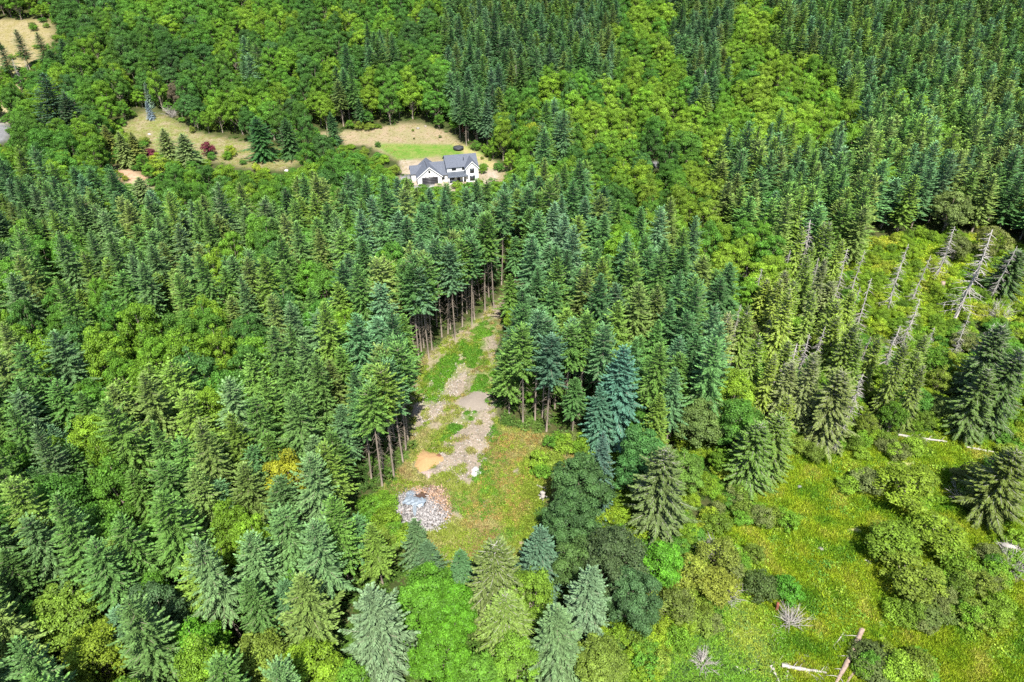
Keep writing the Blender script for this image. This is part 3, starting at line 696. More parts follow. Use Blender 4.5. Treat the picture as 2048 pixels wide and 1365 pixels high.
gpx, gpy, _ = proj(cand[:, 0], cand[:, 1], czt)
OPENM = union(OPEN_ALL); open_any |= look(OPENM, gpx, gpy)
FRAMEHOUSE = [(825, 318), (960, 318), (962, 354), (905, 364), (828, 362)]
LOTTIP = [(610, 268), (690, 262), (830, 246), (885, 260), (930, 292), (1015, 336), (1015, 350), (958, 356), (832, 356), (812, 345), (796, 322), (735, 292), (690, 290)]
FRONT = [(700, 1195), (800, 1125), (960, 1085), (1080, 1045), (1100, 960), (1180, 895), (1290, 880), (1350, 900), (1370, 1100), (1300, 1300), (1250, 1590), (690, 1590)]
TIPM = union([p for p in OPEN_ALL if p is not LOT] + [LOTTIP, FRAMEHOUSE])
TALLM = TIPM | raster(FRONT)
grid = {}
CS = 7.0
def gadd(x, y, r):
    grid.setdefault((int(x // CS), int(y // CS)), []).append((x, y, r))
def gfree(x, y, r, k):
    a, b = int(x // CS), int(y // CS)
    for i in (-2, -1, 0, 1, 2):
        for j in (-2, -1, 0, 1, 2):
            for (u, v, w) in grid.get((a + i, b + j), ()):
                if (u - x) ** 2 + (v - y) ** 2 < ((r + w) * k) ** 2: return False
    return True
for o in OCC: gadd(*o)
placed = []
HOUSE = at(892, 366)
for i in range(len(cand)):
    if open_any[i]: continue
    x, y = cand[i]
    if abs(x - float(HOUSE[0])) < 18 and -3 < y - float(HOUSE[1]) < 18: continue
    jx, jy = np.random.default_rng(i).normal(0, 9, 2)
    k = region(cp18x[i] + jx, cp18y[i] + jy)
    u = random.random()
    if k == 'fir': kind, h, r, pal = ('fir', random.choice([random.uniform(18, 22), random.uniform(21, 25.5), random.uniform(15, 25)]), random.uniform(3.0, 4.2), TEAL + TEAL + GREENF + DARKF[:1])
    elif k == 'plant': kind, h, r, pal = ('plantation_fir', random.uniform(17, 24), random.uniform(3.1, 4.3), [tuple(np.array(c) * 1.12) for c in TEAL + GREENF + GREENF])
    elif k == 'broad': kind, h, r, pal = ('broadleaf', random.uniform(12, 17), random.uniform(3.4, 5.6), (BLIME + BLIME + BROAD if cp18x[i] > 1180 else BROAD + BROAD + BDARK))
    if k == 'broad' and cp18y[i] > 430 and cp18x[i] < 1420: h, r = random.uniform(17, 21), random.uniform(3.8, 5.6)
    if k == 'fir' and cp18x[i] < 720 and cp18y[i] > 400 and random.random() < .16: kind, h, r, pal = 'broadleaf', random.uniform(15, 20), random.uniform(3.5, 5.5), BROAD
    if k == 'bdark': kind, h, r, pal = ('broadleaf', random.uniform(13, 17), random.uniform(3.6, 5.4), BDARK)
    elif k == 'yel': kind, h, r, pal = ('broadleaf', 14, 5, YEL)
    elif k == 'mixr':
        if u < (.48 if cp18x[i] < 1770 else .2): kind, h, r, pal = 'cedar', random.uniform(12, 20), random.uniform(2.0, 3.0), OLIVE
        elif u < .82: kind, h, r, pal = 'alder', random.uniform(5, 10), random.uniform(2.4, 3.8), OLIVE + BROAD
        else: kind, h, r, pal = 'shrub', random.uniform(2.2, 4.5), random.uniform(1.8, 3.0), OLIVE + BROAD
    if gpx[i] < 700 and gpy[i] > 500 and kind == 'fir': pal = [tuple(np.array(c) * (1.12, 1.0, .8)) for c in TEAL] + GREENF
    if kind == 'broadleaf' and cp18y[i] < 270: h, r = random.uniform(14, 20), random.uniform(4.2, 7.2)
    # keep what is open open: no crown across the clearings
    bad = False
    for f in (0.04, .25, .5, .75, 1.0):
        rr = r * (.8 if f < .9 else .15)
        xs = np.array([x - rr, x, x + rr]); ys = np.full(3, y)
        qx, qy, _ = proj(xs, ys, czt[i] + h * f)
        lo = f > 0 if kind != 'fir' and kind != 'plantation_fir' else f > .45
        if not lo: qx, qy = qx[1:2], qy[1:2]
        if look(TALLM if h > 7 else TIPM, qx, qy).any(): bad = True; break
    if bad:
        # low growth may stand close to the openings
        if k in ('broad', 'mixr', 'bdark') and u < .8:
            kind, h, r, pal = 'shrub', random.uniform(2, 3.6), random.uniform(1.6, 2.6), BROAD
            qx, qy, _ = proj(np.array([x, x]), np.array([y, y]), czt[i] + np.array([0.2, h]))
            if look(TIPM, qx, qy).any(): continue
        else: continue
    tight = {'fir': .66, 'plantation_fir': .66, 'broadleaf': .66, 'cedar': .68, 'alder': .8, 'shrub': .75}[kind]
    if not gfree(x, y, r, tight): continue
    gadd(x, y, r)
    n = nz(x, y, .03, 5.0)
    c = np.array(random.choice(pal)) * random.uniform(.85, 1.2) * (1 + .25 * n)
    c = c * (1 + .12 * nz(x, y, .05, 9), 1, 1 + .15 * nz(x, y, .05, 13))
    placed.append((kind, x, y, czt[i], h, r, tuple(c)))
n0 = len(placed)
for i in range(0, len(cand)):
    if open_any[i]: continue
    x, y = cand[(i * 7) % len(cand)]; j = (i * 7) % len(cand)
    if open_any[j] or (abs(x - float(HOUSE[0])) < 18 and -3 < y - float(HOUSE[1]) < 18): continue
    k = region(cp18x[j], cp18y[j])
    if k == 'plant': continue
    if k == 'fir': kind, h, r, pal = random.choice([('broadleaf', random.uniform(8, 13), 2.8, BROAD), ('fir', random.uniform(12, 17), 2.8, TEAL + GREENF)])
    elif k == 'mixr': kind, h, r, pal = 'shrub', random.uniform(1.8, 4), random.uniform(1.6, 2.6), OLIVE + BROAD + BLIME
    else: kind, h, r, pal = 'broadleaf', random.uniform(6, 10), 2.8, BROAD
    if not gfree(x, y, r * .8, .62): continue
    qx, qy, _ = proj(np.array([x, x, x - r, x + r]), np.full(4, y), czt[j] + np.array([h * .3, h, h * .6, h * .6]))
    if look(TALLM if h > 7 else TIPM, qx, qy).any(): continue
    gadd(x, y, r * .8)
    placed.append((kind, x, y, czt[j], h, r, tuple(np.array(random.choice(pal)) * random.uniform(.85, 1.15))))
print('INFILL', len(placed) - n0)
# choose the individuals
def screen(pl):
    kind, x, y, z, h, r, c = pl
    px, py, s = proj(x, y, z + h * .7)
    tx, ty, _ = proj(x, y, z + h)
    ok = -30 < px < 2078 and -20 < py < 1385
    return float(s) * float(s) * r * h if ok else 0, float(tx), float(ty)
pass
by = {}
for pl in placed: by.setdefault(NAME[pl[0]], []).append((screen(pl), pl))
mass = {}
ZN = [(lambda x, y: y > 290 and x > 1430, 'in the scrub by the meadow'), (lambda x, y: x > 1430, 'on the plantation hillside'), (lambda x, y: y < 300 and x > 900, 'behind the house'),
      (lambda x, y: y < 330, 'above the dry yard'), (lambda x, y: x > 1000 and y < 880, 'east of the clearing'),
      (lambda x, y: y < 560, 'below the house'), (lambda x, y: x > 950, 'below the clearing'), (lambda x, y: True, 'west of the clearing')]
MASSNAME = {'fir_tree': 'fir forest', 'broadleaf_tree': 'broadleaf forest', 'shrub': 'shrubs', 'alder_tree': 'alders', 'cedar_tree': 'cedars'}
for nm, L_ in by.items():
    L_.sort(key=lambda t: -t[0][0])
    lim = 300 - COUNT.get(nm, 0)
    for n, (s, pl) in enumerate(L_):
        kind, x, y, z, h, r, c = pl
        if s[0] == 0 and nm in ('shrub', 'alder_tree', 'cedar_tree') and n >= lim: continue
        if n < lim and s[0] > 0:
            tx, ty = min(max(s[1], 0), 2047), min(max(s[2], 0), 1364)
            zn = next(w for f, w in ZN if f(tx, ty))
            H0, R0 = SIZE[kind]
            sw = 'tall' if h > {'fir_tree': 24, 'broadleaf_tree': 15, 'shrub': 3.5}.get(nm, 14) else ('short' if h < {'fir_tree': 18, 'broadleaf_tree': 11, 'shrub': 2.5}.get(nm, 8) else 'middling')
            lab = sw + ' %s %s %s, tip %s' % (words(c), nm.replace('_tree', ''), zn, where(tx, ty))
            if lab in SEEN: lab = lab.replace('tip ', 'top ').replace(' percent', '')
            if lab in SEEN: continue
            SEEN.add(lab)
            tree(kind, x, y, h, r / R0 / (h / H0), c, lab, CAT[nm] + 's ' + zn)
        else: mass.setdefault(nm, []).append(pl)

# ------------------------------------------------------------------ masses: one object each, geometry nodes on points
LC = {}
def lib_collection(key, meshes):
    if key in LC: return LC[key]
    c = bpy.data.collections.new(key + '_source')
    for i, me in enumerate(meshes):
        o = bpy.data.objects.new('%s_%02d' % (key, i), me); c.objects.link(o)
    LC[key] = c
    return c
def scatter(name, key, meshes, P, rot, scl, idx, tint, label, category):
    n = len(P)
    me = bpy.data.meshes.new(name)
    me.vertices.add(n); me.vertices.foreach_set('co', np.asarray(P, np.float32).ravel())
    def attr(an, ty, data, f): a = me.attributes.new(an, ty, 'POINT'); a.data.foreach_set(f, data)
    r = np.zeros((n, 3), np.float32); r[:, 2] = rot
    attr('rot', 'FLOAT_VECTOR', r.ravel(), 'vector')
    attr('scl', 'FLOAT_VECTOR', np.asarray(scl, np.float32).ravel(), 'vector')
    attr('idx', 'INT', np.asarray(idx, np.int32), 'value')
    attr('tint', 'FLOAT_VECTOR', np.asarray(tint, np.float32).ravel(), 'vector')
    ng = bpy.data.node_groups.new(name + '_nodes', 'GeometryNodeTree')
    ng.interface.new_socket('Geometry', in_out='INPUT', socket_type='NodeSocketGeometry')
    ng.interface.new_socket('Geometry', in_out='OUTPUT', socket_type='NodeSocketGeometry')
    N, L = ng.nodes, ng.links
    gi = N.new('NodeGroupInput'); go = N.new('NodeGroupOutput')
    iop = N.new('GeometryNodeInstanceOnPoints')
    ci = N.new('GeometryNodeCollectionInfo'); ci.inputs['Collection'].default_value = lib_collection(key, meshes)
    ci.inputs['Separate Children'].default_value = True; ci.inputs['Reset Children'].default_value = True
    def na(an, ty):
        a = N.new('GeometryNodeInputNamedAttribute'); a.data_type = ty; a.inputs[0].default_value = an; return a.outputs[0]
    L.new(gi.outputs[0], iop.inputs['Points']); L.new(ci.outputs[0], iop.inputs['Instance'])
    iop.inputs['Pick Instance'].default_value = True
    L.new(na('idx', 'INT'), iop.inputs['Instance Index'])
    L.new(na('rot', 'FLOAT_VECTOR'), iop.inputs['Rotation'])
    L.new(na('scl', 'FLOAT_VECTOR'), iop.inputs['Scale'])
    L.new(iop.outputs[0], go.inputs[0])
    o = link(name, me)
    md = o.modifiers.new('scatter', 'NODES'); md.node_group = ng
    o['kind'] = 'stuff'; o['label'] = label; o['category'] = category
    return o
for nm, L_ in mass.items():
    kinds = sorted(set(p[0] for p in L_))
    meshes = []; off = {}
    for k in kinds:
        off[k] = (len(meshes), len(LIB[k][0])); meshes += [t[2] for t in LIB[k][0]]
    P, rot, scl, idx, tint = [], [], [], [], []
    for kind, x, y, z, h, r, c in L_:
        H0, R0 = SIZE[kind]
        P.append((x, y, z - .05)); rot.append(random.uniform(0, 6.28)); scl.append((r / R0, r / R0, h / H0))
        idx.append(off[kind][0] + random.randrange(off[kind][1])); tint.append(c)
    scatter(MASSNAME[nm].replace(' ', '_'), nm, meshes, P, rot, scl, idx, tint,
            {'fir_tree': 'farther fir trees merging into one dark forest on the slopes', 'broadleaf_tree': 'farther leafy trees merging into one bright green wood',
             'shrub': 'low leafy scrub filling gaps between the trees', 'alder_tree': 'farther small alders in the scrub', 'cedar_tree': 'farther cedars in the scrub'}[nm], MASSNAME[nm])
print('PLACED', {k: len(v) for k, v in by.items()}, {k: len(v) for k, v in mass.items()})

# ------------------------------------------------------------------ ground cover
def grass_mesh(seed, n=34, hgt=.55, spread=.55):
    g = np.random.default_rng(seed); b = QB()
    a = g.uniform(0, 6.28, n); rr = spread * np.sqrt(g.random(n))
    c = np.stack([rr * np.cos(a), rr * np.sin(a), np.zeros(n)], -1)
    d = unit(np.stack([g.normal(0, .55, n), g.normal(0, .55, n), g.uniform(.5, 1, n)], -1))
    w = unit(np.cross(d, g.standard_normal((n, 3))))
    b.leaves(c, d, w, hgt * g.uniform(.6, 1.3, n), .10, g.uniform(0, 1, n), g.uniform(0, .7, n))
    return b.mesh('grass_tuft', M_GRASS)
def weed_mesh(seed, n=46, r=.6, hgt=.5, leaf=.2):
    g = np.random.default_rng(seed); b = QB()
    nr = unit(g.standard_normal((n, 3)) * (1, 1, .6) + (0, 0, .5)); nr[:, 2] = abs(nr[:, 2])
    c = nr * (r, r, hgt) * g.uniform(.5, 1.05, (n, 1))
    nn = unit(nr * .4 + g.normal(0, .45, (n, 3)) + (0, 0, .7)); t = unit(np.cross(nn, g.standard_normal((n, 3))))
    s = leaf * g.uniform(.6, 1.3, n)
    b.leaves(c - t * s[:, None] * .5, t, np.cross(nn, t), s, s * .8, g.uniform(0, 1, n), g.uniform(0, .6, n))
    return b.mesh('weed_clump', M_LEAF)
def fern_mesh(seed, n=12, L_=.9):
    g = np.random.default_rng(seed); b = QB()
    for i in range(n):
        a = g.uniform(0, 6.28); t = np.linspace(.1, 1, 5)
        d0 = np.array([math.cos(a), math.sin(a), 0])
        c = d0 * L_ * t[:, None] + np.array([0, 0, 1.]) * (L_ * (.9 * t - .75 * t ** 2))[:, None]
        for sd in (-1, 1):
            d = unit(d0 * .5 + sd * np.array([-d0[1], d0[0], 0]) + np.zeros((5, 3)))
            b.leaves(c, d, unit(d0 + np.zeros((5, 3))), .34 * (1.15 - t), .2, g.uniform(0, 1, 5), t * .6)
    return b.mesh('fern', M_LEAF)
GRASSM = [grass_mesh(i) for i in range(5)]
WEEDM = [weed_mesh(20 + i) for i in range(5)]
FERNM = [fern_mesh(40 + i) for i in range(4)]
def sample(poly, n):
    xs = [p[0] for p in poly]; ys = [p[1] for p in poly]
    px = rng.uniform(min(xs), max(xs), n * 3); py = rng.uniform(min(ys), min(max(ys), 1420), n * 3)
    k = inpoly(px, py, poly)
    return px[k][:n], py[k][:n]
def pickcol(x, y, cols, s=.12, o=0.):
    out = []
    for a, b in zip(x, y):
        v = .5 + .9 * nz(a, b, s, o) + rng.normal(0, .13)
        v = min(max(v, 0), .999) * (len(cols) - 1)
        i = int(v); f = v - i
        out.append((np.array(cols[i]) * (1 - f) + np.array(cols[i + 1]) * f) * rng.uniform(.8, 1.2))
    return np.array(out)
def cover(name, key, meshes, polys_n, cols, size, label, cat, keep=None, s=.12, o=0., flat=1.0):
    px = []; py = []
    for poly, n in polys_n:
        a, b = sample(poly, n); px.append(a); py.append(b)
    px = np.concatenate(px); py = np.concatenate(py)
    x, y, z = at(px, py)
    if keep is not None:
        k = np.array([keep(a, b, c, d) for a, b, c, d in zip(x, y, px, py)]); x, y, z = x[k], y[k], z[k]
    n = len(x); sc = size * rng.uniform(.65, 1.45, n)
    scatter(name, key, meshes, np.stack([x, y, z - .03], -1), rng.uniform(0, 6.28, n), np.stack([sc, sc, sc * flat * rng.uniform(.8, 1.2, n)], -1), rng.integers(0, len(meshes), n),
            pickcol(x, y, cols, s, o), label, cat)
DIRTM = union(DIRT + BARE)
def indirt(px, py, x=None, y=None):
    if x is not None: px = px + 26 * nz(x, y, .22, 1) + 12 * nz(x, y, .7, 2); py = py + 20 * nz(x, y, .22, 11) + 9 * nz(x, y, .7, 12)
    return bool(look(DIRTM, px, py))
cover('meadow_grass', 'grass', GRASSM, [(MEADOW, 26000)], [(0.075, 0.19, 0.012), (0.15, 0.26, 0.012), (0.20, 0.30, 0.014), (0.25, 0.33, 0.02), (0.31, 0.33, 0.06)], .95, 'thick yellow-green grass matted over the wet meadow', 'grass', s=.22, flat=1.0, keep=lambda x, y, px, py: not any(((px - a) / c) ** 2 + ((py - b) / d) ** 2 < 1 for a, b, c, d in SPOTS))
cover('meadow_weeds', 'weed', WEEDM, [(MEADOW, 3500), (BRAMBLE, 9000)], [(0.10, 0.17, 0.02), (0.09, 0.21, 0.018), (0.13, 0.24, 0.02), (0.19, 0.24, 0.03)], .95, 'leafy brambles and weeds at the meadow edge', 'brambles',
      keep=lambda x, y, px, py: nz(x, y, .1, 3) > .12 or px < 1560)
cover('tall_meadow_tufts', 'weed', WEEDM, [(MEADOW, 2600)], [(0.07, 0.17, 0.02), (0.14, 0.24, 0.02), (0.20, 0.27, 0.03)], 1.35, 'knee-high clumps of rank grass and reeds in the meadow', 'reeds',
      keep=lambda x, y, px, py: nz(x, y, .12, 6) > .05, s=.2)
cover('dry_grass', 'grass', GRASSM, [(CLEAR, 12500)], [(0.13, 0.19, 0.02), (0.18, 0.25, 0.03), (0.22, 0.26, 0.06), (0.27, 0.26, 0.11), (0.25, 0.19, 0.08)], .75, 'sparse straw-coloured and green grass over the clearing', 'dry grass',
      keep=lambda x, y, px, py: ((not indirt(px, py, x, y)) or nz(x, y, .35, 7) > .28) and (py > 860 or nz(x, y, .45, 3) > .02), s=.11, o=4, flat=.8)
cover('clearing_brambles', 'weed', WEEDM, [(g_, 1700) for g_ in GREENS[:1]] + [(g_, 600) for g_ in GREENS[1:4]] + [(GREENS[4], 420), (GREENS[5], 260)], [(0.06, 0.15, 0.015), (0.075, 0.185, 0.015), (0.10, 0.22, 0.02)], .85,
      'vivid green bramble strips crossing the bare soil', 'brambles', keep=lambda x, y, px, py: nz(x, y, .3, 8) + .4 * nz(x, y, .9, 4) > -.06)
cover('clearing_weeds', 'weed', WEEDM, [(CLEAR, 4200)], [(0.08, 0.17, 0.018), (0.14, 0.20, 0.02), (0.16, 0.23, 0.02), (0.20, 0.17, 0.05)], .95, 'scattered leafy weeds in the clearing', 'weeds',
      keep=lambda x, y, px, py: (nz(x, y, .16, 2) > (.33 if indirt(px, py, x, y) else -.02)), s=.2)
cover('rust_weeds', 'weed', WEEDM, [([(1000, 850), (1200, 890), (1085, 1010), (1040, 1100), (900, 1150), (930, 1020)], 1500)], [(0.22, 0.13, 0.04), (0.27, 0.19, 0.06), (0.16, 0.20, 0.03)], .8, 'rust-brown and straw-coloured weeds in the lower clearing', 'weeds',
      keep=lambda x, y, px, py: nz(x, y, .2, 21) > .02, s=.3)
cover('dirt_seedlings', 'weed', WEEDM, [(d, 500) for d in DIRT], [(0.06, 0.12, 0.02), (0.14, 0.17, 0.03)], .2, 'tiny green seedlings dotted over the bare soil', 'seedlings')
cover('marsh_brush', 'weed', WEEDM, [(MARSH, 13000), (MARSH2, 2500)], [(0.08, 0.19, 0.015), (0.16, 0.26, 0.015), (0.23, 0.31, 0.018), (0.30, 0.32, 0.04)], 1.5, 'yellow-green low brush covering the marsh around the dead trees', 'brush', s=.12)
cover('yard_grass', 'grass', GRASSM, [(LEFTLOT, 2600), (LOT, 1200), (FIELD, 1200)], [(0.26, 0.21, 0.09), (0.20, 0.20, 0.05), (0.28, 0.22, 0.11)], .5, 'dry straw grass over the yards', 'dry grass',
      keep=lambda x, y, px, py: not (815 < px < 1000 and py > 290), flat=.5)
FULL = [(-60, 150), (2110, 150), (2110, 1420), (-60, 1420)]
FKM = union([CLEAR, MEADOW, LOT, LEFTLOT, ROADL, ROADR, LEFTLOT2])
def forest_keep(x, y, px, py): return not look(FKM, px, py)
cover('forest_undergrowth', 'fern', FERNM + WEEDM, [(FULL, 15000)], [(0.04, 0.08, 0.02), (0.06, 0.12, 0.02), (0.09, 0.15, 0.03)], 1.5, 'ferns and leafy undergrowth on the forest floor', 'undergrowth', keep=forest_keep)
cover('scrub', 'shrubmass', [t[2] for t in LIB['shrub'][0]], [(MARSH, 200), ([(1440, 560), (2070, 430), (2070, 900), (1560, 920), (1440, 800)], 420), ([(1130, 900), (1500, 800), (1480, 1020), (1340, 1365), (1150, 1365)], 260), ([(-20, 260), (800, 320), (800, 400), (-20, 420)], 160)],
      [(0.09, 0.17, 0.018), (0.13, 0.22, 0.018), (0.18, 0.27, 0.02), (0.23, 0.28, 0.03)], .6, 'low tangled scrub between the taller trees', 'scrub',
      keep=lambda x, y, px, py: forest_keep(x, y, px, py))

# ------------------------------------------------------------------ dead trees, logs, stumps
SNAGS = [((1660, 622), (1694, 497), 'slender bleached dead tree, first of the row across the marsh', 0), ((1699, 592), (1722, 503), 'short thin dead tree behind the first bleached one', 1), ((1700, 689), (1754, 558), 'leaning bleached dead tree with long bare lower trunk', 0),
         ((1685, 672), (1720, 575), 'thin dead tree half hidden left of the leaning bleached one', 1), ((1772, 628), (1825, 491), 'dark-trunked dead tree standing alone in the open marsh', 2), ((1909, 639), (1979, 458), 'biggest dead tree with dense curling branches, near the right edge', 3),
         ((1903, 717), (1965, 625), 'broken dead tree low beside the biggest one', 1), ((1717, 438), (1742, 380), 'thin dead pole in front of the plantation', 0), ((1556, 812), (1590, 689), 'silver dead tree with sweeping branches above the dark cedar', 3),
         ((1582, 800), (1625, 668), 'silver dead tree behind and right of its twin', 2), ((1664, 907), (1691, 846), 'dead tree foot with splayed roots at the meadow top', 1), ((1398, 220), (1403, 138), 'pale dead trunk among the dark firs on the slope', 0),
         ((1033, 192), (1040, 130), 'grey dead trunk behind the yellow-green tree', 1), ((1100, 195), (1108, 140), 'grey dead trunk right of the first, on the slope', 1), ((1870, 80), (1876, 38), 'pale dead tree in the plantation near the top', 3), ((1595, 560), (1618, 440), 'weathered grey tree in the cedar thicket', 3),
         ((1460, 700), (1478, 610), 'thin grey dead tree at the plantation edge left of the marsh', 1), ((45, 175), (38, 118), 'white-stemmed bare tree beside the dry field', 1), ((68, 170), (62, 122), 'second white-stemmed bare tree under the field', 1)]
_sx = [(1500, 640), (1530, 700), (1560, 600), (1585, 520), (1620, 600), (1640, 700), (1610, 760), (1490, 560), (1660, 790), (1720, 730), (1760, 760), (1800, 700), (1840, 740), (1950, 720), (1980, 600), (1870, 560), (1540, 500), (1690, 850), (1450, 770), (1930, 800), (1590, 450), (1820, 610)]
for px, py in _sx:
    hh_ = random.uniform(55, 110)
    SNAGS.append(((px, py), (px + (px - 1024) * hh_ / 2100, py - hh_), '%s dead tree amid the scrub, foot %s' % (random.choice(['thin grey', 'twiggy grey', 'weathered grey']), where(px, py)), random.randrange(4)))
for i, (b, t, lab, v) in enumerate(SNAGS):
    x, y, z = at(*b)
    x, y, z = float(x), float(y), float(z)
    hh = 2.0
    for hh in np.arange(1, 40, .25):
        _, py, _ = proj(x, y, z + hh)
        if py <= t[1]: break
    tree('snag', x, y, float(hh), 1.05 if v != 3 else 1.4, (1, 1, 1), lab, 'dead trees in the marsh and on the slope', var=v, z=z)
def polebuild(name, cat, b, h, r, mat, label, rough=.12):
    x, y, z = [float(q) for q in at(*b)]
    q = QB(); k = 6
    tz = np.linspace(-.3, h, k)
    q.tube(np.column_stack([rng.normal(0, .04, k).cumsum(), rng.normal(0, .04, k).cumsum(), tz]), r * np.linspace(1.15, .75, k), 8, .5, jit=rough)
    o = link(name, q.mesh(name, mat), None, (x, y, z))
    o['label'] = label; o['category'] = cat
    g = QB()
    for i in range(5):
        a = i * 1.26 + rng.uniform(-.3, .3)
        g.tube([(0, 0, .3 * r), (math.cos(a) * r * 1.4, math.sin(a) * r * 1.4, .15), (math.cos(a) * r * 2.4, math.sin(a) * r * 2.4, -.1)], [r * .4, r * .28, r * .1], 6, .5)
    link('root', g.mesh('stump_roots', mat), o)
    return o
polebuild('snag', 'dead tree', (1552, 514), 9.5, .32, M_BURNT, 'branchless burnt black trunk at the edge of the cedar thicket')
polebuild('snag', 'dead tree', (926, 264), 6.5, .26, M_ROT, 'reddish broken trunk behind the trampoline')
polebuild('stump', 'stump', (1880, 580), 2.6, .75, M_LOG, 'tall brown rotting stump in the open marsh', .18)
polebuild('stump', 'stump', (1771, 852), 2.2, .35, M_LOG, 'thin brown stump above the fallen log')
polebuild('stump', 'stump', (1634 + 30, 905), 1.0, .4, M_ROT, 'orange rotten stump under the thin cedar')
polebuild('stump', 'stump', (1085, 995), 1.3, .55, M_DEAD, 'bleached white stump beside the dark maple in the clearing', .25)
polebuild('stump', 'stump', (1553, 1222), 2.0, .28, M_ROT, 'red rotten stump standing in the brambles', .2)
polebuild('stump', 'stump', (2015, 1095), 1.0, 1.3, M_DEAD, 'wide grey root stump at the right edge', .25)
def log(p0, p1, r, label, mat=M_LOG, limbs=6, h0=.25, h1=.25):
    a = np.array([float(q) for q in at(*p0)]); b = np.array([float(q) for q in at(*p1)])
    d = b - a; Ln = np.linalg.norm(d)
    q = QB(); t = np.linspace(0, 1, 9)[:, None]
    side = np.array([-d[1], d[0], 0]) / Ln
    pts = d * t + np.array([0, 0, 1.]) * (r * .75 + h0 * (1 - t) * .3 + h1 * t * .3) + side * np.sin(t * 4 + p0[0]) * Ln * .012
    q.tube(pts, r * np.linspace(1.1, .55, 9) * rng.uniform(.85, 1.15, 9), 8, .5, jit=.13)
    o = link('fallen_log', q.mesh('fallen_log', mat), None, tuple(a)); o['label'] = label; o['category'] = 'log'
    g = QB()
    for k in range(limbs):
        u = rng.uniform(.15, .95); s = pts[int(u * 8)]; L_ = rng.uniform(.8, 2.4) * (r / .3) ** .5
        e = s + side * rng.choice([-1, 1]) * L_ * .7 + d / Ln * L_ * .6 + np.array([0, 0, rng.uniform(-.1, .7)])
        g.tube([s, (s + e) / 2 + np.array([0, 0, .12]), e], [r * .2, r * .13, .012], 4, .5)
    if limbs: link('broken_limb', g.mesh('broken_limbs', M_DEAD), o)
    return o
log((1722, 1262), (1672, 1372), .42, 'thick reddish fallen log pointing down at the bottom of the meadow')
log((1722, 1318), (1690, 1375), .26, 'thinner red-brown log beside the thick one', limbs=2)
log((1562, 1333), (1652, 1349), .30, 'pale barkless log lying sideways at the bottom edge', M_DEAD, 5)
log((1541, 1335), (1562, 1375), .28, 'short grey log end pointing at the photo bottom', M_DEAD, 2)
log((1470, 1334), (1518, 1362), .16, 'thin dark pole in the brambles at the bottom', M_DEAD, 6)
log((1500, 1338), (1535, 1366), .12, 'thin grey pole crossing the brambles', M_DEAD, 5)
log((1531, 1236), (1566, 1302), .14, 'slim grey fallen pole with twigs below the red stump', M_DEAD, 14)
log((1545, 1240), (1568, 1292), .10, 'second slim fallen pole close beside the first', M_DEAD, 12)
log((1795, 872), (1893, 887), .30, 'long grey fallen log across the top of the meadow', M_DEAD, 9)
log((1932, 896), (1990, 907), .24, 'shorter grey log farther right along the meadow top', M_DEAD, 5)
log((1830, 893), (1858, 880), .12, 'thin pole resting against the long grey log', M_DEAD, 1)
log((1728, 1122), (1745, 1127), .16, 'short bleached log end at the foot of the alders', M_DEAD, 1)
log((1440, 1280), (1500, 1262), .09, 'bare forked branch lying on the brambles', M_DEAD, 12)
log((1405, 1250), (1408, 1320), .09, 'pale upright twiggy branch fallen below the alders', M_DEAD, 12)
log((1385, 1322), (1450, 1345), .12, 'tangle of dead limbs at the bottom of the brambles', M_DEAD, 14)
log((1074, 972), (1094, 980), .12, 'bleached limb behind the white stump', M_DEAD, 3)
for i, (a_, b_, r_, lb) in enumerate([((1600, 1338), (1640, 1362), .16, 'half-buried grey limb below the pale barkless log'), ((1530, 1322), (1580, 1330), .14, 'grey limb lying across the short log'),
        ((1690, 1262), (1662, 1300), .12, 'thin silver pole leaning along the thick reddish log'), ((1575, 1345), (1572, 1372), .2, 'reddish log end under the pale barkless log'), ((1500, 1312), (1545, 1334), .1, 'twiggy dead pole above the bottom tangle'),
        ((1655, 1330), (1636, 1372), .12, 'weathered pole left of the thick log foot'), ((1735, 1300), (1712, 1350), .1, 'thin weathered pole right of the red-brown log'), ((1450, 1310), (1490, 1330), .1, 'grey pole end poking from the brambles'), ((1590, 1300), (1610, 1322), .1, 'short silver limb above the pale barkless log')]):
    log(a_, b_, r_, lb, M_DEAD, 6)
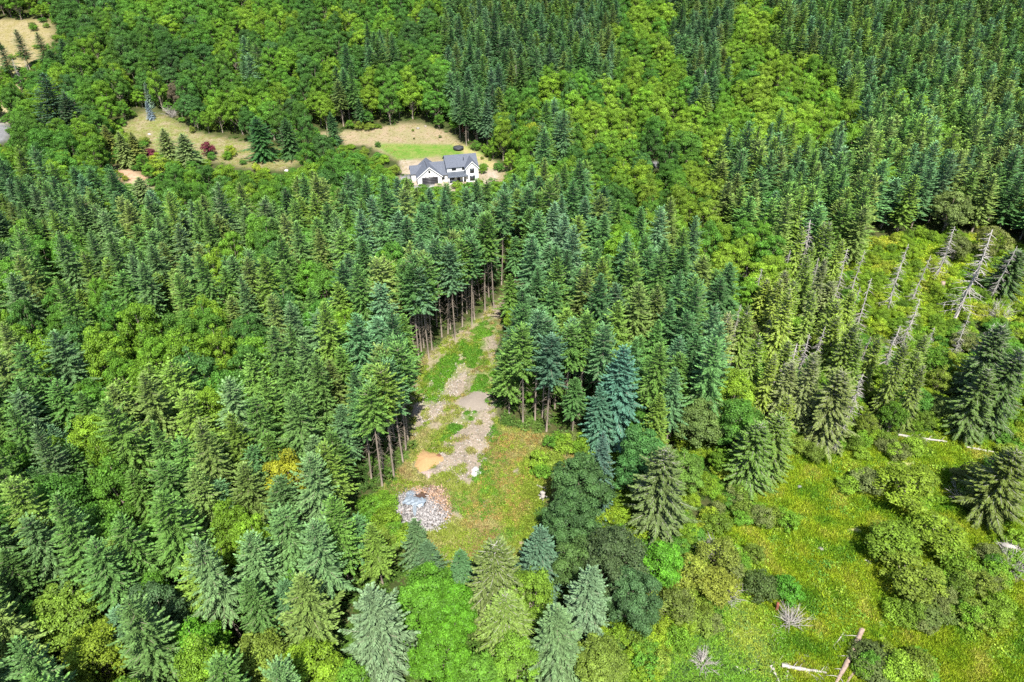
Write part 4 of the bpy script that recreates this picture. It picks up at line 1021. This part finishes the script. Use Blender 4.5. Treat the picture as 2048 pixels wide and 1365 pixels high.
# leafless grey bushes
for i, (px, py, h, lab) in enumerate([(1432, 1120, 5, 'leafless grey bush among the alders'), (1448, 1195, 4.5, 'leafless bush hanging over the brambles'), (1580, 1250, 4, 'grey half-dead bush right of the red stump'), (1405, 1330, 3, 'leafless twiggy bush near the bottom edge'),
                                      (2020, 1140, 5.5, 'silvery leafless bush at the right edge'), (1925, 1000, 4.5, 'grey leafless bush between the alders'), (1995, 640, 6, 'wide bleached bush beside the biggest dead tree'), (1530, 415, 5, 'pale bare bush in front of the deep green tree'),
                                      (345, 235, 7, 'bare grey-purple tree crown above the dry yard'), (380, 340, 3, 'white bare bush beside the purple-brown one')]):
    g = np.random.default_rng(700 + i); q = QB()
    for k in range(46):
        a = g.uniform(0, 6.28); e = g.uniform(.5, 1.2); L_ = h * g.uniform(.55, 1.1)
        d = np.array([math.cos(a) * math.cos(e), math.sin(a) * math.cos(e), math.sin(e)])
        t = np.linspace(0, 1, 4)[:, None]; sv = unit(np.cross(d, g.standard_normal(3)))
        p = d * L_ * t + sv * L_ * .18 * t ** 2 + np.array([0, 0, -.12 * L_]) * t ** 2
        q.tube(p, [.07, .05, .03, .008], 4, .5)
        for w_ in (1, 2):
            for _ in range(2):
                ee = p[w_] + unit(d + g.normal(0, .6, 3)) * L_ * .35
                q.tube([p[w_], (p[w_] + ee) / 2 + g.normal(0, .06, 3), ee], [.03, .02, .006], 4, .5)
    x, y, z = [float(v) for v in at(px, py)]
    o = link('bare_bush', q.mesh('bare_branches', M_DEAD), None, (x, y, z - .1)); o['label'] = lab; o['category'] = 'dead bush'

# ------------------------------------------------------------------ firewood heap with its plastic sheet
wx, wy, wz = [float(v) for v in at(838, 1022)]
heap = bpy.data.objects.new('firewood_heap', None); COL.objects.link(heap); heap.location = (wx, wy, wz)
heap['label'] = 'wide heap of split firewood, grey with a fresh orange corner, in the clearing'; heap['category'] = 'firewood'
def heap_z(x, y):
    r = math.sqrt((x / (5.6 + .16 * y)) ** 2 + (y / 5.1) ** 2) * (1 + .09 * math.sin(3 * math.atan2(y, x) + .7) + .05 * math.sin(5 * math.atan2(y, x)))
    return 1.75 * max(0., 1 - r ** 1.7) - .35 * math.exp(-((x + .2) ** 2 + (y - 2.9) ** 2) / 1.6) + .16 * nz(x, y, .45, 3) * max(0., 1 - r), r
mb = QB(); n = 41; gxs = np.linspace(-7, 7, n); V = []
for yy in gxs:
    for xx in gxs:
        hz, r = heap_z(xx, yy); V.append((xx, yy, hz - .12 if r < 1.02 else -.3))
Q = [(i * n + j, i * n + j + 1, (i + 1) * n + j + 1, (i + 1) * n + j) for i in range(n - 1) for j in range(n - 1)]
mb.add(V, Q)
M_MULCH = plain('dark_bark_mulch', (0.085, 0.05, 0.035), .95, .5, 6, bump=.6)
link('core', mb.mesh('heap_core', M_MULCH), heap)
wb = QB()
M_WOOD = fvcol_mat('split_firewood', (0.26, 0.25, 0.25), (0.33, 0.20, 0.12))
cnt = 0
while cnt < 3600:
    x, y = rng.uniform(-7.4, 7.4), rng.uniform(-6.8, 6.8)
    hz, r = heap_z(x, y)
    if r > 1.2 or (r > 1 and rng.random() < .45 + 2.5 * (r - 1)): continue
    if (x - .1) ** 2 / 1.7 + (y - 2.7) ** 2 / 1.9 < 1: continue
    _c, _s = math.cos(-.35), math.sin(-.35); _dx, _dy = x + .8, y - .7
    if abs((_dx * _c + _dy * _s) / 2.3) ** 3 + abs((-_dx * _s + _dy * _c) / 1.35) ** 3 < .8: continue
    cnt += 1
    a = rng.uniform(0, 6.28); e = rng.normal(0, .35)
    d = np.array([math.cos(a) * math.cos(e), math.sin(a) * math.cos(e), math.sin(e)])
    u = unit(np.cross(d, [0, 0, 1.])); w = np.cross(u, d)
    L_ = rng.uniform(.4, .8) / 2; s1 = rng.uniform(.07, .13); s2 = rng.uniform(.06, .12)
    th = rng.uniform(0, 3.14); u, w = u * math.cos(th) + w * math.sin(th), -u * math.sin(th) + w * math.cos(th)
    c = np.array([x, y, hz + rng.uniform(-.03, .2)])
    P = []
    for k in (-1, 1): P += [c + d * L_ * k - u * s1 - w * s2, c + d * L_ * k + u * s1 - w * s2, c + d * L_ * k + u * s1 * .35 + w * s2, c + d * L_ * k - u * s1 * .35 + w * s2]
    fresh = 1 / (1 + math.exp(-(y * .9 + x * .75 - 3.0) * 1.4))
    tipv = min(1, max(0, (fresh > rng.random()) * rng.uniform(.5, 1) + .06))
    wb.add(P, [(0, 1, 2, 3), (7, 6, 5, 4), (0, 4, 5, 1), (1, 5, 6, 2), (2, 6, 7, 3), (3, 7, 4, 0)], rng.random() ** .8, tipv)
link('split_logs', wb.mesh('split_logs', M_WOOD), heap, kind='stuff')
# sheet
def sheet(name, outline_c, wx_, wy_, rot, label, seed):
    g = np.random.default_rng(seed); n = 26; V = []
    o1 = g.uniform(0, 9)
    for i in range(n):
        for j in range(n):
            u = i / (n - 1) * 2 - 1; v = j / (n - 1) * 2 - 1
            sx = wx_ * u * math.sqrt(1 - .42 * v * v) * (1 + .08 * math.sin(3 * v + o1)); sy = wy_ * v * math.sqrt(1 - .42 * u * u) * (1 + .10 * math.sin(2.3 * u + o1))
            x = outline_c[0] + sx * math.cos(rot) - sy * math.sin(rot); y = outline_c[1] + sx * math.sin(rot) + sy * math.cos(rot)
            fold = .11 * math.sin(11 * u + 2.2 * math.sin(3 * v + o1)) + .06 * math.sin(19 * u + 5 * v) + .10 * nz(u * 3, v * 3, 1, o1)
            V.append((x, y, heap_z(x, y)[0] + .42 + fold))
    q = QB(); q.add(V, [(i * n + j, i * n + j + 1, (i + 1) * n + j + 1, (i + 1) * n + j) for i in range(n - 1) for j in range(n - 1)])
    me = q.mesh(name, M_TARP); me.polygons.foreach_set('use_smooth', np.ones(len(me.polygons), bool))
    o = link(name, me, None, (wx, wy, wz)); o['label'] = label; o['category'] = 'plastic sheet'
    m = o.modifiers.new('thickness', 'SOLIDIFY'); m.thickness = .01
M_TARP = plain('silver_tarp', (0.19, 0.225, 0.26), .5, .15, 2.5, spec=.6)
sheet('tarp', (-.8, .7), 2.3, 1.35, -.35, 'crumpled silver-blue tarp lying across the firewood heap', 1)
sheet('tarp', (-1.9, 3.1), .75, 1.0, -.1, 'small folded end of silver tarp at the top of the heap', 2)
sheet('tarp', (-.5, -1.4), .35, 1.1, .1, 'narrow strip of tarp trailing down the heap', 3)
# sawdust and ash mounds
def mound(px, py, rx, ry, hh, col, name, label, cat, rot=0., seed=0):
    x, y, z = [float(v) for v in at(px, py)]
    q = QB(); nr, na_ = 9, 24; V = []
    for i in range(nr):
        t = i / (nr - 1)
        for j in range(na_):
            a = j / na_ * 2 * math.pi
            k = 1 + .16 * math.sin(3 * a + seed) + .08 * math.sin(7 * a + seed)
            xx, yy = rx * t * k * math.cos(a), ry * t * k * math.sin(a)
            V.append((xx * math.cos(rot) - yy * math.sin(rot), xx * math.sin(rot) + yy * math.cos(rot), hh * (1 - t ** 2) ** 1.2 + .22 * hh * nz(xx, yy, 1.1, seed) * (1 - t) - .06 * t))
    q.add(V, [(i * na_ + j, i * na_ + (j + 1) % na_, (i + 1) * na_ + (j + 1) % na_, (i + 1) * na_ + j) for i in range(nr - 1) for j in range(na_)])
    o = link(name, q.mesh(name, plain(name + '_surface', col, .95, .22, 2.5, bump=.5)), None, (x, y, z)); o['label'] = label; o['category'] = cat
    return o
mound(853, 921, 2.9, 3.2, .75, (0.31, 0.195, 0.09), 'sawdust_pile', 'smooth orange-tan sawdust pile above the firewood heap', 'sawdust pile', seed=1)
mound(876, 914, .9, .8, .35, (0.16, 0.07, 0.04), 'bark_pile', 'small dark red bark pile touching the sawdust', 'bark pile', seed=4)
mound(953, 945, 1.3, 1.6, .22, (0.36, 0.36, 0.36), 'ash_pile', 'flat pale grey ash patch at the foot of the dirt track', 'ash pile', seed=2)
mound(852, 950, 2.0, 1.6, .15, (0.30, 0.23, 0.20), 'bark_pile', 'thin purplish bark litter between sawdust and firewood', 'bark pile', seed=7)
mound(948, 802, 3.2, 4.4, .55, (0.20, 0.17, 0.14), 'gravel_pile', 'low spread gravel heap at the top of the dirt track', 'gravel pile', rot=-.4, seed=9)
# small stones over the dirt
sb = QB()
for d in DIRT[:2]:
    px, py = sample(d, 900); x, y, z = at(px, py)
    for a, b, c in zip(x, y, z):
        s = rng.uniform(.04, .14); P = np.array([(-1, -1, -.6), (1, -1, -.6), (1, 1, -.6), (-1, 1, -.6), (-.6, -.6, .7), (.7, -.5, .6), (.5, .6, .8), (-.6, .6, .6)]) * s * rng.uniform(.7, 1.3, (8, 3))
        sb.add(P + (a, b, c + s * .3), [(4, 5, 6, 7), (0, 1, 5, 4), (1, 2, 6, 5), (2, 3, 7, 6), (3, 0, 4, 7)], rng.random(), 0)
M_STONE = fvcol_mat('field_stone', (0.30, 0.27, 0.24), (0.4, 0.3, 0.2))
link('gravel', sb.mesh('gravel_stones', M_STONE), kind='stuff', label='small grey stones strewn over the bare soil', category='gravel')

# ------------------------------------------------------------------ the white house
M_WALL = plain('white_siding', (0.72, 0.72, 0.71), .7, .04, 1.5)
M_TRIM = plain('grey_trim', (0.33, 0.33, 0.33), .6, .1, 2)
def shingle_mat():
    m, nt, N, L = new_mat('charcoal_shingles')
    tc = N.new('ShaderNodeTexCoord')
    br = N.new('ShaderNodeTexNoise'); br.inputs['Scale'].default_value = 3.5; br.inputs['Detail'].default_value = 6; br.inputs['Roughness'].default_value = .8
    L.new(tc.outputs['Object'], br.inputs['Vector'])
    wv = N.new('ShaderNodeTexWave'); wv.bands_direction = 'Z'; wv.inputs['Scale'].default_value = 3.2; wv.inputs['Distortion'].default_value = 1.2
    L.new(tc.outputs['Object'], wv.inputs['Vector'])
    r = N.new('ShaderNodeValToRGB'); r.color_ramp.elements[0].color = (0.04, 0.046, 0.062, 1); r.color_ramp.elements[0].position = .3
    r.color_ramp.elements[1].color = (0.13, 0.145, 0.18, 1); r.color_ramp.elements[1].position = .72
    L.new(br.outputs[0], r.inputs[0])
    bs = N.new('ShaderNodeBsdfPrincipled'); bs.inputs['Roughness'].default_value = .85
    bp = N.new('ShaderNodeBump'); bp.inputs['Strength'].default_value = .5; bp.inputs['Distance'].default_value = .05
    L.new(wv.outputs[0], bp.inputs['Height']); L.new(bp.outputs[0], bs.inputs['Normal'])
    L.new(r.outputs[0], bs.inputs['Base Color'])
    o = N.new('ShaderNodeOutputMaterial'); L.new(bs.outputs[0], o.inputs[0])
    return m
M_ROOF = shingle_mat()
M_METAL = plain('dark_metal_roof', (0.11, 0.125, 0.15), .35, .1, 1, metal=.4)
M_GLASS = plain('dark_window_glass', (0.03, 0.035, 0.04), .08, .1, 1, spec=.8)
M_BLACK = plain('black_frames', (0.02, 0.02, 0.022), .5, .1, 1)
M_DOOR = plain('dark_garage_door', (0.045, 0.045, 0.05), .45, .15, 2)
M_CONC = plain('pale_concrete', (0.34, 0.325, 0.31), .9, .12, 1.2)
hx, hy, hz_ = [float(v) for v in at(836.5, 371)]
house = bpy.data.objects.new('house', None); COL.objects.link(house)
house.location = (hx, hy, hz_); house.rotation_euler = (0, 0, R(13))
house['label'] = 'white farmhouse with charcoal roofs, front gables and an attached garage'; house['category'] = 'house'
def gable_wall(name, x0, x1, y0, y1, ev, rz_, along='y', mat=M_WALL):
    """closed block with a gable at both ends; ridge runs along the given axis"""
    if along == 'y':
        m = (x0 + x1) / 2
        V = [(x0, y0, -.4), (x1, y0, -.4), (x1, y0, ev), (m, y0, rz_), (x0, y0, ev), (x0, y1, -.4), (x1, y1, -.4), (x1, y1, ev), (m, y1, rz_), (x0, y1, ev)]
    else:
        m = (y0 + y1) / 2
        V = [(x0, y1, -.4), (x0, y0, -.4), (x0, y0, ev), (x0, m, rz_), (x0, y1, ev), (x1, y1, -.4), (x1, y0, -.4), (x1, y0, ev), (x1, m, rz_), (x1, y1, ev)]
    Fc = [(0, 1, 2, 3, 4), (9, 8, 7, 6, 5), (0, 4, 9, 5), (1, 6, 7, 2)]
    return link(name, poly_mesh(name, V, Fc, mat), house)
def gable_roof(name, x0, x1, y0, y1, ev, rz_, along='y', ov=.4, th=.16):
    def T(a, b, c): return (a, b, c) if along == 'y' else (b, a, c)
    a0, a1, b0, b1 = (x0, x1, y0, y1) if along == 'y' else (y0, y1, x0, x1)
    m = (a0 + a1) / 2; sl = (rz_ - ev) / (m - a0)
    V = []
    for b in (b0 - ov, b1 + ov):
        for dz in (.06, .06 + th):
            V += [T(a0 - ov, b, ev - sl * ov + dz), T(m, b, rz_ + dz), T(a1 + ov, b, ev - sl * ov + dz)]
    Fc = [(3, 4, 10, 9), (4, 5, 11, 10), (0, 6, 7, 1), (1, 7, 8, 2), (0, 1, 4, 3), (1, 2, 5, 4), (6, 9, 10, 7), (7, 10, 11, 8), (0, 3, 9, 6), (2, 8, 11, 5)]
    o = link(name, poly_mesh(name, V, Fc, M_ROOF), house)
    q = QB()                                                    # white fascia under the front rake
    return o
def rake(x0, x1, y, ev, rz_, ov=.4):
    m = (x0 + x1) / 2; sl = (rz_ - ev) / (m - x0); V = []
    for yy in (y - ov - .07, y - ov - .01):
        V += [(x0 - ov, yy, ev - sl * ov - .16), (m, yy, rz_ - .16), (x1 + ov, yy, ev - sl * ov - .16), (x0 - ov, yy, ev - sl * ov + .12), (m, yy, rz_ + .12), (x1 + ov, yy, ev - sl * ov + .12)]
    Fc = [(0, 1, 4, 3), (1, 2, 5, 4), (9, 10, 7, 6), (10, 11, 8, 7), (3, 4, 10, 9), (4, 5, 11, 10), (6, 7, 1, 0), (7, 8, 2, 1)]
    link('fascia', poly_mesh('fascia', V, Fc, M_WALL), house)
def window(x0, x1, z0, z1, y, mull=1, bars=0, mat=M_GLASS, nm='window'):
    q = QB(); t = .08
    q.box((x0 - t, y - .07, z0 - t), (x1 + t, y - .01, z0)); q.box((x0 - t, y - .07, z1), (x1 + t, y - .01, z1 + t))
    q.box((x0 - t, y - .068, z0), (x0, y - .01, z1)); q.box((x1, y - .068, z0), (x1 + t, y - .01, z1))
    for i in range(mull):
        xm = x0 + (x1 - x0) * (i + 1) / (mull + 1); q.box((xm - .03, y - .062, z0), (xm + .03, y - .012, z1))
    for i in range(bars):
        zm = z0 + (z1 - z0) * (i + 1) / (bars + 1); q.box((x0, y - .060, zm - .025), (x1, y - .014, zm + .025))
    w = link(nm, q.mesh(nm + '_frame', M_BLACK), house)
    g = QB(); g.box((x0, y - .04, z0), (x1, y - .008, z1)); link('pane', g.mesh('pane', mat), w)
    return w
gable_wall('garage_wall', 0, 8.7, 0, 9.0, 2.9, 6.4)
gable_roof('garage_roof', 0, 8.7, 0, 9.0, 2.9, 6.4); rake(0, 8.7, 0, 2.9, 6.4)
gable_wall('wing_wall', -1.8, 4.3, 4.2, 8.6, 2.9, 4.9, 'x'); gable_roof('wing_roof', -1.8, 3.5, 4.2, 8.6, 2.93, 4.93, 'x')
gable_wall('link_wall', 4.4, 10.79, 1.0, 9.4, 2.88, 6.1, 'x'); gable_roof('link_roof', 5.2, 10.38, 1.0, 9.4, 2.87, 6.09, 'x')
gable_wall('main_wall', 10.8, 21.9, 0.3, 9.3, 5.6, 8.3, 'x'); gable_roof('main_roof', 10.8, 21.9, 0.3, 9.3, 5.6, 8.3, 'x')
gable_wall('front_gable_wall', 17.4, 21.88, -1.6, 4.6, 5.58, 7.9); gable_roof('front_gable_roof', 17.4, 21.9, -1.6, 4.3, 5.59, 7.9); rake(17.4, 21.9, -1.6, 5.59, 7.9)
# porch
V = [(10.7, -2.6, 2.75), (18.2, -2.6, 2.75), (18.2, -2.6, 2.87), (10.7, -2.6, 2.87), (10.7, .25, 3.75), (17.35, .25, 3.75), (17.35, .25, 3.87), (10.7, .25, 3.87)]
pr = link('porch_roof', poly_mesh('porch_roof', V, [(3, 2, 6, 7), (0, 4, 5, 1), (0, 1, 2, 3), (4, 7, 6, 5), (0, 3, 7, 4), (1, 5, 6, 2)], M_METAL), house)
sm = QB()
for i in range(14):
    x = 10.75 + i * .5
    sm.add([(x, -2.6, 2.87), (x + .05, -2.6, 2.87), (x + .05, .2, 3.86), (x, .2, 3.86), (x, -2.6, 2.93), (x + .05, -2.6, 2.93), (x + .05, .2, 3.92), (x, .2, 3.92)], [(4, 5, 6, 7), (0, 1, 5, 4), (1, 2, 6, 5), (3, 0, 4, 7)])
link('roof_seams', sm.mesh('roof_seams', M_METAL), pr)
for x in (10.95, 16.2):
    q = QB(); q.box((x - .12, -2.45, -.3), (x + .12, -2.21, 2.76)); link('porch_post', q.mesh('porch_post', M_WALL), house)
q = QB(); q.box((10.8, -2.7, -.3), (17.38, .29, .12)); link('porch_floor', q.mesh('porch_floor', M_CONC), house)
# openings
gd = QB(); gd.box((1.7, -.05, -.1), (7.1, -.01, 2.45)); gdo = link('garage_door', gd.mesh('garage_door', M_DOOR), house)
for i in range(4):
    q = QB(); q.box((1.75, -.085, .03 + i * .6), (7.05, -.052, .57 + i * .6)); link('panel', q.mesh('door_panel', M_DOOR), gdo)
q = QB(); q.box((1.5, -.07, -.1), (1.69, -.005, 2.65)); q.box((7.11, -.07, -.1), (7.3, -.005, 2.65)); q.box((1.69, -.07, 2.46), (7.11, -.005, 2.65)); link('door_frame', q.mesh('door_frame', M_BLACK), house)
window(4.05, 4.65, 4.3, 5.1, 0)
for x in (2.9, 4.3, 5.7):
    q = QB(); q.box((x - .09, -.22, 2.78), (x + .09, -.01, 3.05)); link('wall_lamp', q.mesh('wall_lamp', M_BLACK), house)
window(9.0, 9.8, 1.0, 2.2, 1.0)
window(12.6, 14.0, 4.35, 5.4, .3, 1); window(16.3, 17.0, 4.35, 5.4, .3, 0, 1)
window(18.9, 20.3, 3.6, 5.2, -1.6, 1, 1); window(18.8, 20.6, .7, 2.5, -1.6, 2, 1)
window(11.6, 13.3, .9, 2.3, .3, 1)
q = QB(); q.box((14.3, .22, .12), (15.4, .29, 2.3)); dr = link('door', q.mesh('front_door', M_DOOR), house)
q = QB(); q.box((15.2, .14, 1.1), (15.26, .22, 1.3)); link('handle', q.mesh('door_handle', M_METAL), dr)
for i in range(6):
    y = .9 + i * 1.15
    q = QB(); q.box((3.55, y, 5.78), (4.0, y + .4, 6.2)); link('roof_vent', q.mesh('roof_vent', M_BLACK), house)
q = QB(); q.box((17.1, 2.0, 7.3), (17.3, 2.2, 8.4)); link('vent_pipe', q.mesh('vent_pipe', M_BLACK), house)
# concrete slab and retaining wall at the left, patio roof behind
def slab(name, cat, lo, hi, mat, label):
    q = QB(); q.box(lo, hi); o = link(name, q.mesh(name, mat), None, (hx, hy, hz_), R(13)); o['label'] = label; o['category'] = cat
    return o
s = slab('driveway', 'driveway', (-5.5, -6, -.3), (10, -.02, .06), M_CONC, 'pale concrete apron in front of the garage'); s['kind'] = 'structure'
s = slab('patio', 'patio', (-5.6, 0.05, -.3), (-1.85, 11, .10), M_CONC, 'pale concrete slab left of the garage'); s['kind'] = 'structure'
wl = slab('retaining_wall', 'wall', (-2.9, -1.5, .1), (-2.6, 5.5, .9), M_CONC, 'low dark retaining wall left of the garage')
pc = bpy.data.objects.new('patio_cover', None); COL.objects.link(pc); pc.parent = house; pc.location = (8.2, 11.0, 0)
q = QB(); q.box((-1.6, 0, 2.9), (1.6, 2.6, 3.1)); link('canopy', q.mesh('patio_canopy', M_BLACK), pc)
for a in (-1.4, 1.4):
    for b in (.2, 2.4):
        q = QB(); q.box((a - .08, b - .08, -.2), (a + .08, b + .08, 2.89)); link('post', q.mesh('patio_post', M_BLACK), pc)

# trampoline on the lawn
tx, ty, tz_ = [float(v) for v in at(917, 299)]
tr = bpy.data.objects.new('trampoline', None); COL.objects.link(tr); tr.location = (tx, ty, tz_)
tr['label'] = 'round black trampoline on the lawn behind the house'; tr['category'] = 'trampoline'
def ring(r0, r1, z0, z1, n=32):
    q = QB(); V = []
    for r, z in ((r0, z0), (r1, z0), (r1, z1), (r0, z1)):
        V += [(r * math.cos(a), r * math.sin(a), z) for a in np.linspace(0, 2 * np.pi, n, endpoint=False)]
    q.add(V, [(k * n + j, k * n + (j + 1) % n, ((k + 1) % 4) * n + (j + 1) % n, ((k + 1) % 4) * n + j) for k in range(4) for j in range(n)])
    return q
M_PAD = plain('navy_pad', (0.03, 0.035, 0.045), .5, .2, 2); M_MAT = plain('black_mesh', (0.05, 0.052, 0.055), .6, .1, 2)
link('pad', ring(1.75, 2.15, .84, .92).mesh('pad', M_PAD), tr)
link('skirt', ring(2.08, 2.12, .15, .83).mesh('skirt', M_BLACK), tr)
link('mat', ring(.02, 1.76, .85, .88).mesh('jump_mat', M_MAT), tr)
for a in np.linspace(0, 2 * np.pi, 6, endpoint=False):
    q = QB(); q.tube([(2.0 * math.cos(a), 2.0 * math.sin(a), -.05), (2.0 * math.cos(a), 2.0 * math.sin(a), .85)], [.04, .04], 6); link('leg', q.mesh('trampoline_leg', M_METAL), tr)

# yard plants, boulders, hedges
for i, (px, py, r, t, lab) in enumerate([(964, 319, .8, (0.11, 0.15, 0.02), 'round clipped shrub nearest the house on the right bank'), (971, 313, .7, (0.12, 0.15, 0.02), 'round clipped shrub uppermost on the right bank'), (980, 322, .8, (0.09, 0.13, 0.02), 'round clipped shrub rightmost on the bank'),
                                         (826, 263, .7, (0.15, 0.21, 0.03), 'thin sapling on the tan bank behind the lawn'), (828, 279, .5, (0.09, 0.12, 0.03), 'tiny sapling below the thin one on the tan bank'), (880, 276, .8, (0.11, 0.15, 0.04), 'sapling at the right end of the tan bank'),
                                         (232, 349, 1.2, (0.15, 0.2, 0.02), 'upper one of the clipped hedge mounds by the gravel'), (243, 356, 1.3, (0.12, 0.18, 0.02), 'middle one of the clipped hedge mounds'), (252, 362, 1.3, (0.17, 0.21, 0.02), 'lowest one of the clipped hedge mounds'),
                                         (12, 205, 1.6, (0.35, 0.17, 0.02), 'orange-leaved shrub beside the left drive'), (40, 215, 1.7, (0.12, 0.14, 0.04), 'grey-green shrub right of the orange one'), (600, 225, 1.6, (0.20, 0.22, 0.03), 'yellowish sparse shrub in the dark under the trees')]):
    hero('shrub', px, py, r * 1.5, r, t, lab, 'small yard plants', base=True, var=i)
def rock(px, py, s, col, label):
    x, y, z = [float(v) for v in at(px, py)]
    g = np.random.default_rng(int(px)); q = QB(); n1, n2 = 7, 8; V = []
    for i in range(n1):
        th = math.pi * (i + .3) / (n1 - .4)
        for j in range(n2):
            a = 2 * math.pi * j / n2; k = s * g.uniform(.8, 1.15)
            V.append((k * math.sin(th) * math.cos(a), k * .8 * math.sin(th) * math.sin(a), s * .65 * math.cos(th)))
    q.add(V, [(i * n2 + j, i * n2 + (j + 1) % n2, (i + 1) * n2 + (j + 1) % n2, (i + 1) * n2 + j) for i in range(n1 - 1) for j in range(n2)])
    o = link('boulder', q.mesh('boulder', plain('boulder_stone', col, .9, .3, 3, bump=.5)), None, (x, y, z + s * .2)); o['label'] = label; o['category'] = 'boulder'
rock(836, 258, .8, (0.24,0.22,0.2), 'pale boulder on the tan bank behind the lawn')
rock(851, 254, .7, (0.26,0.22,0.18), 'pale boulder near the trees at the top of the tan bank')
rock(299, 270, .8, (0.4, 0.36, 0.32), 'grey boulder on the dry yard')
rock(255, 276, 1.1, (0.42, 0.42, 0.44), 'pale slab rock among the deodars')
rock(573, 343, .9, (0.5, 0.46, 0.42), 'pale rock left of the house thicket')
rock(772, 993, .35, (0.42,0.4,0.38), 'small white stone left of the firewood heap')
rock(1599, 975, .5, (0.2, 0.2, 0.19), 'grey rock in the upper meadow')
rock(1641, 1100, .6, (0.22, 0.2, 0.18), 'dark grey rock in the middle of the meadow')
bpy.context.view_layer.update()
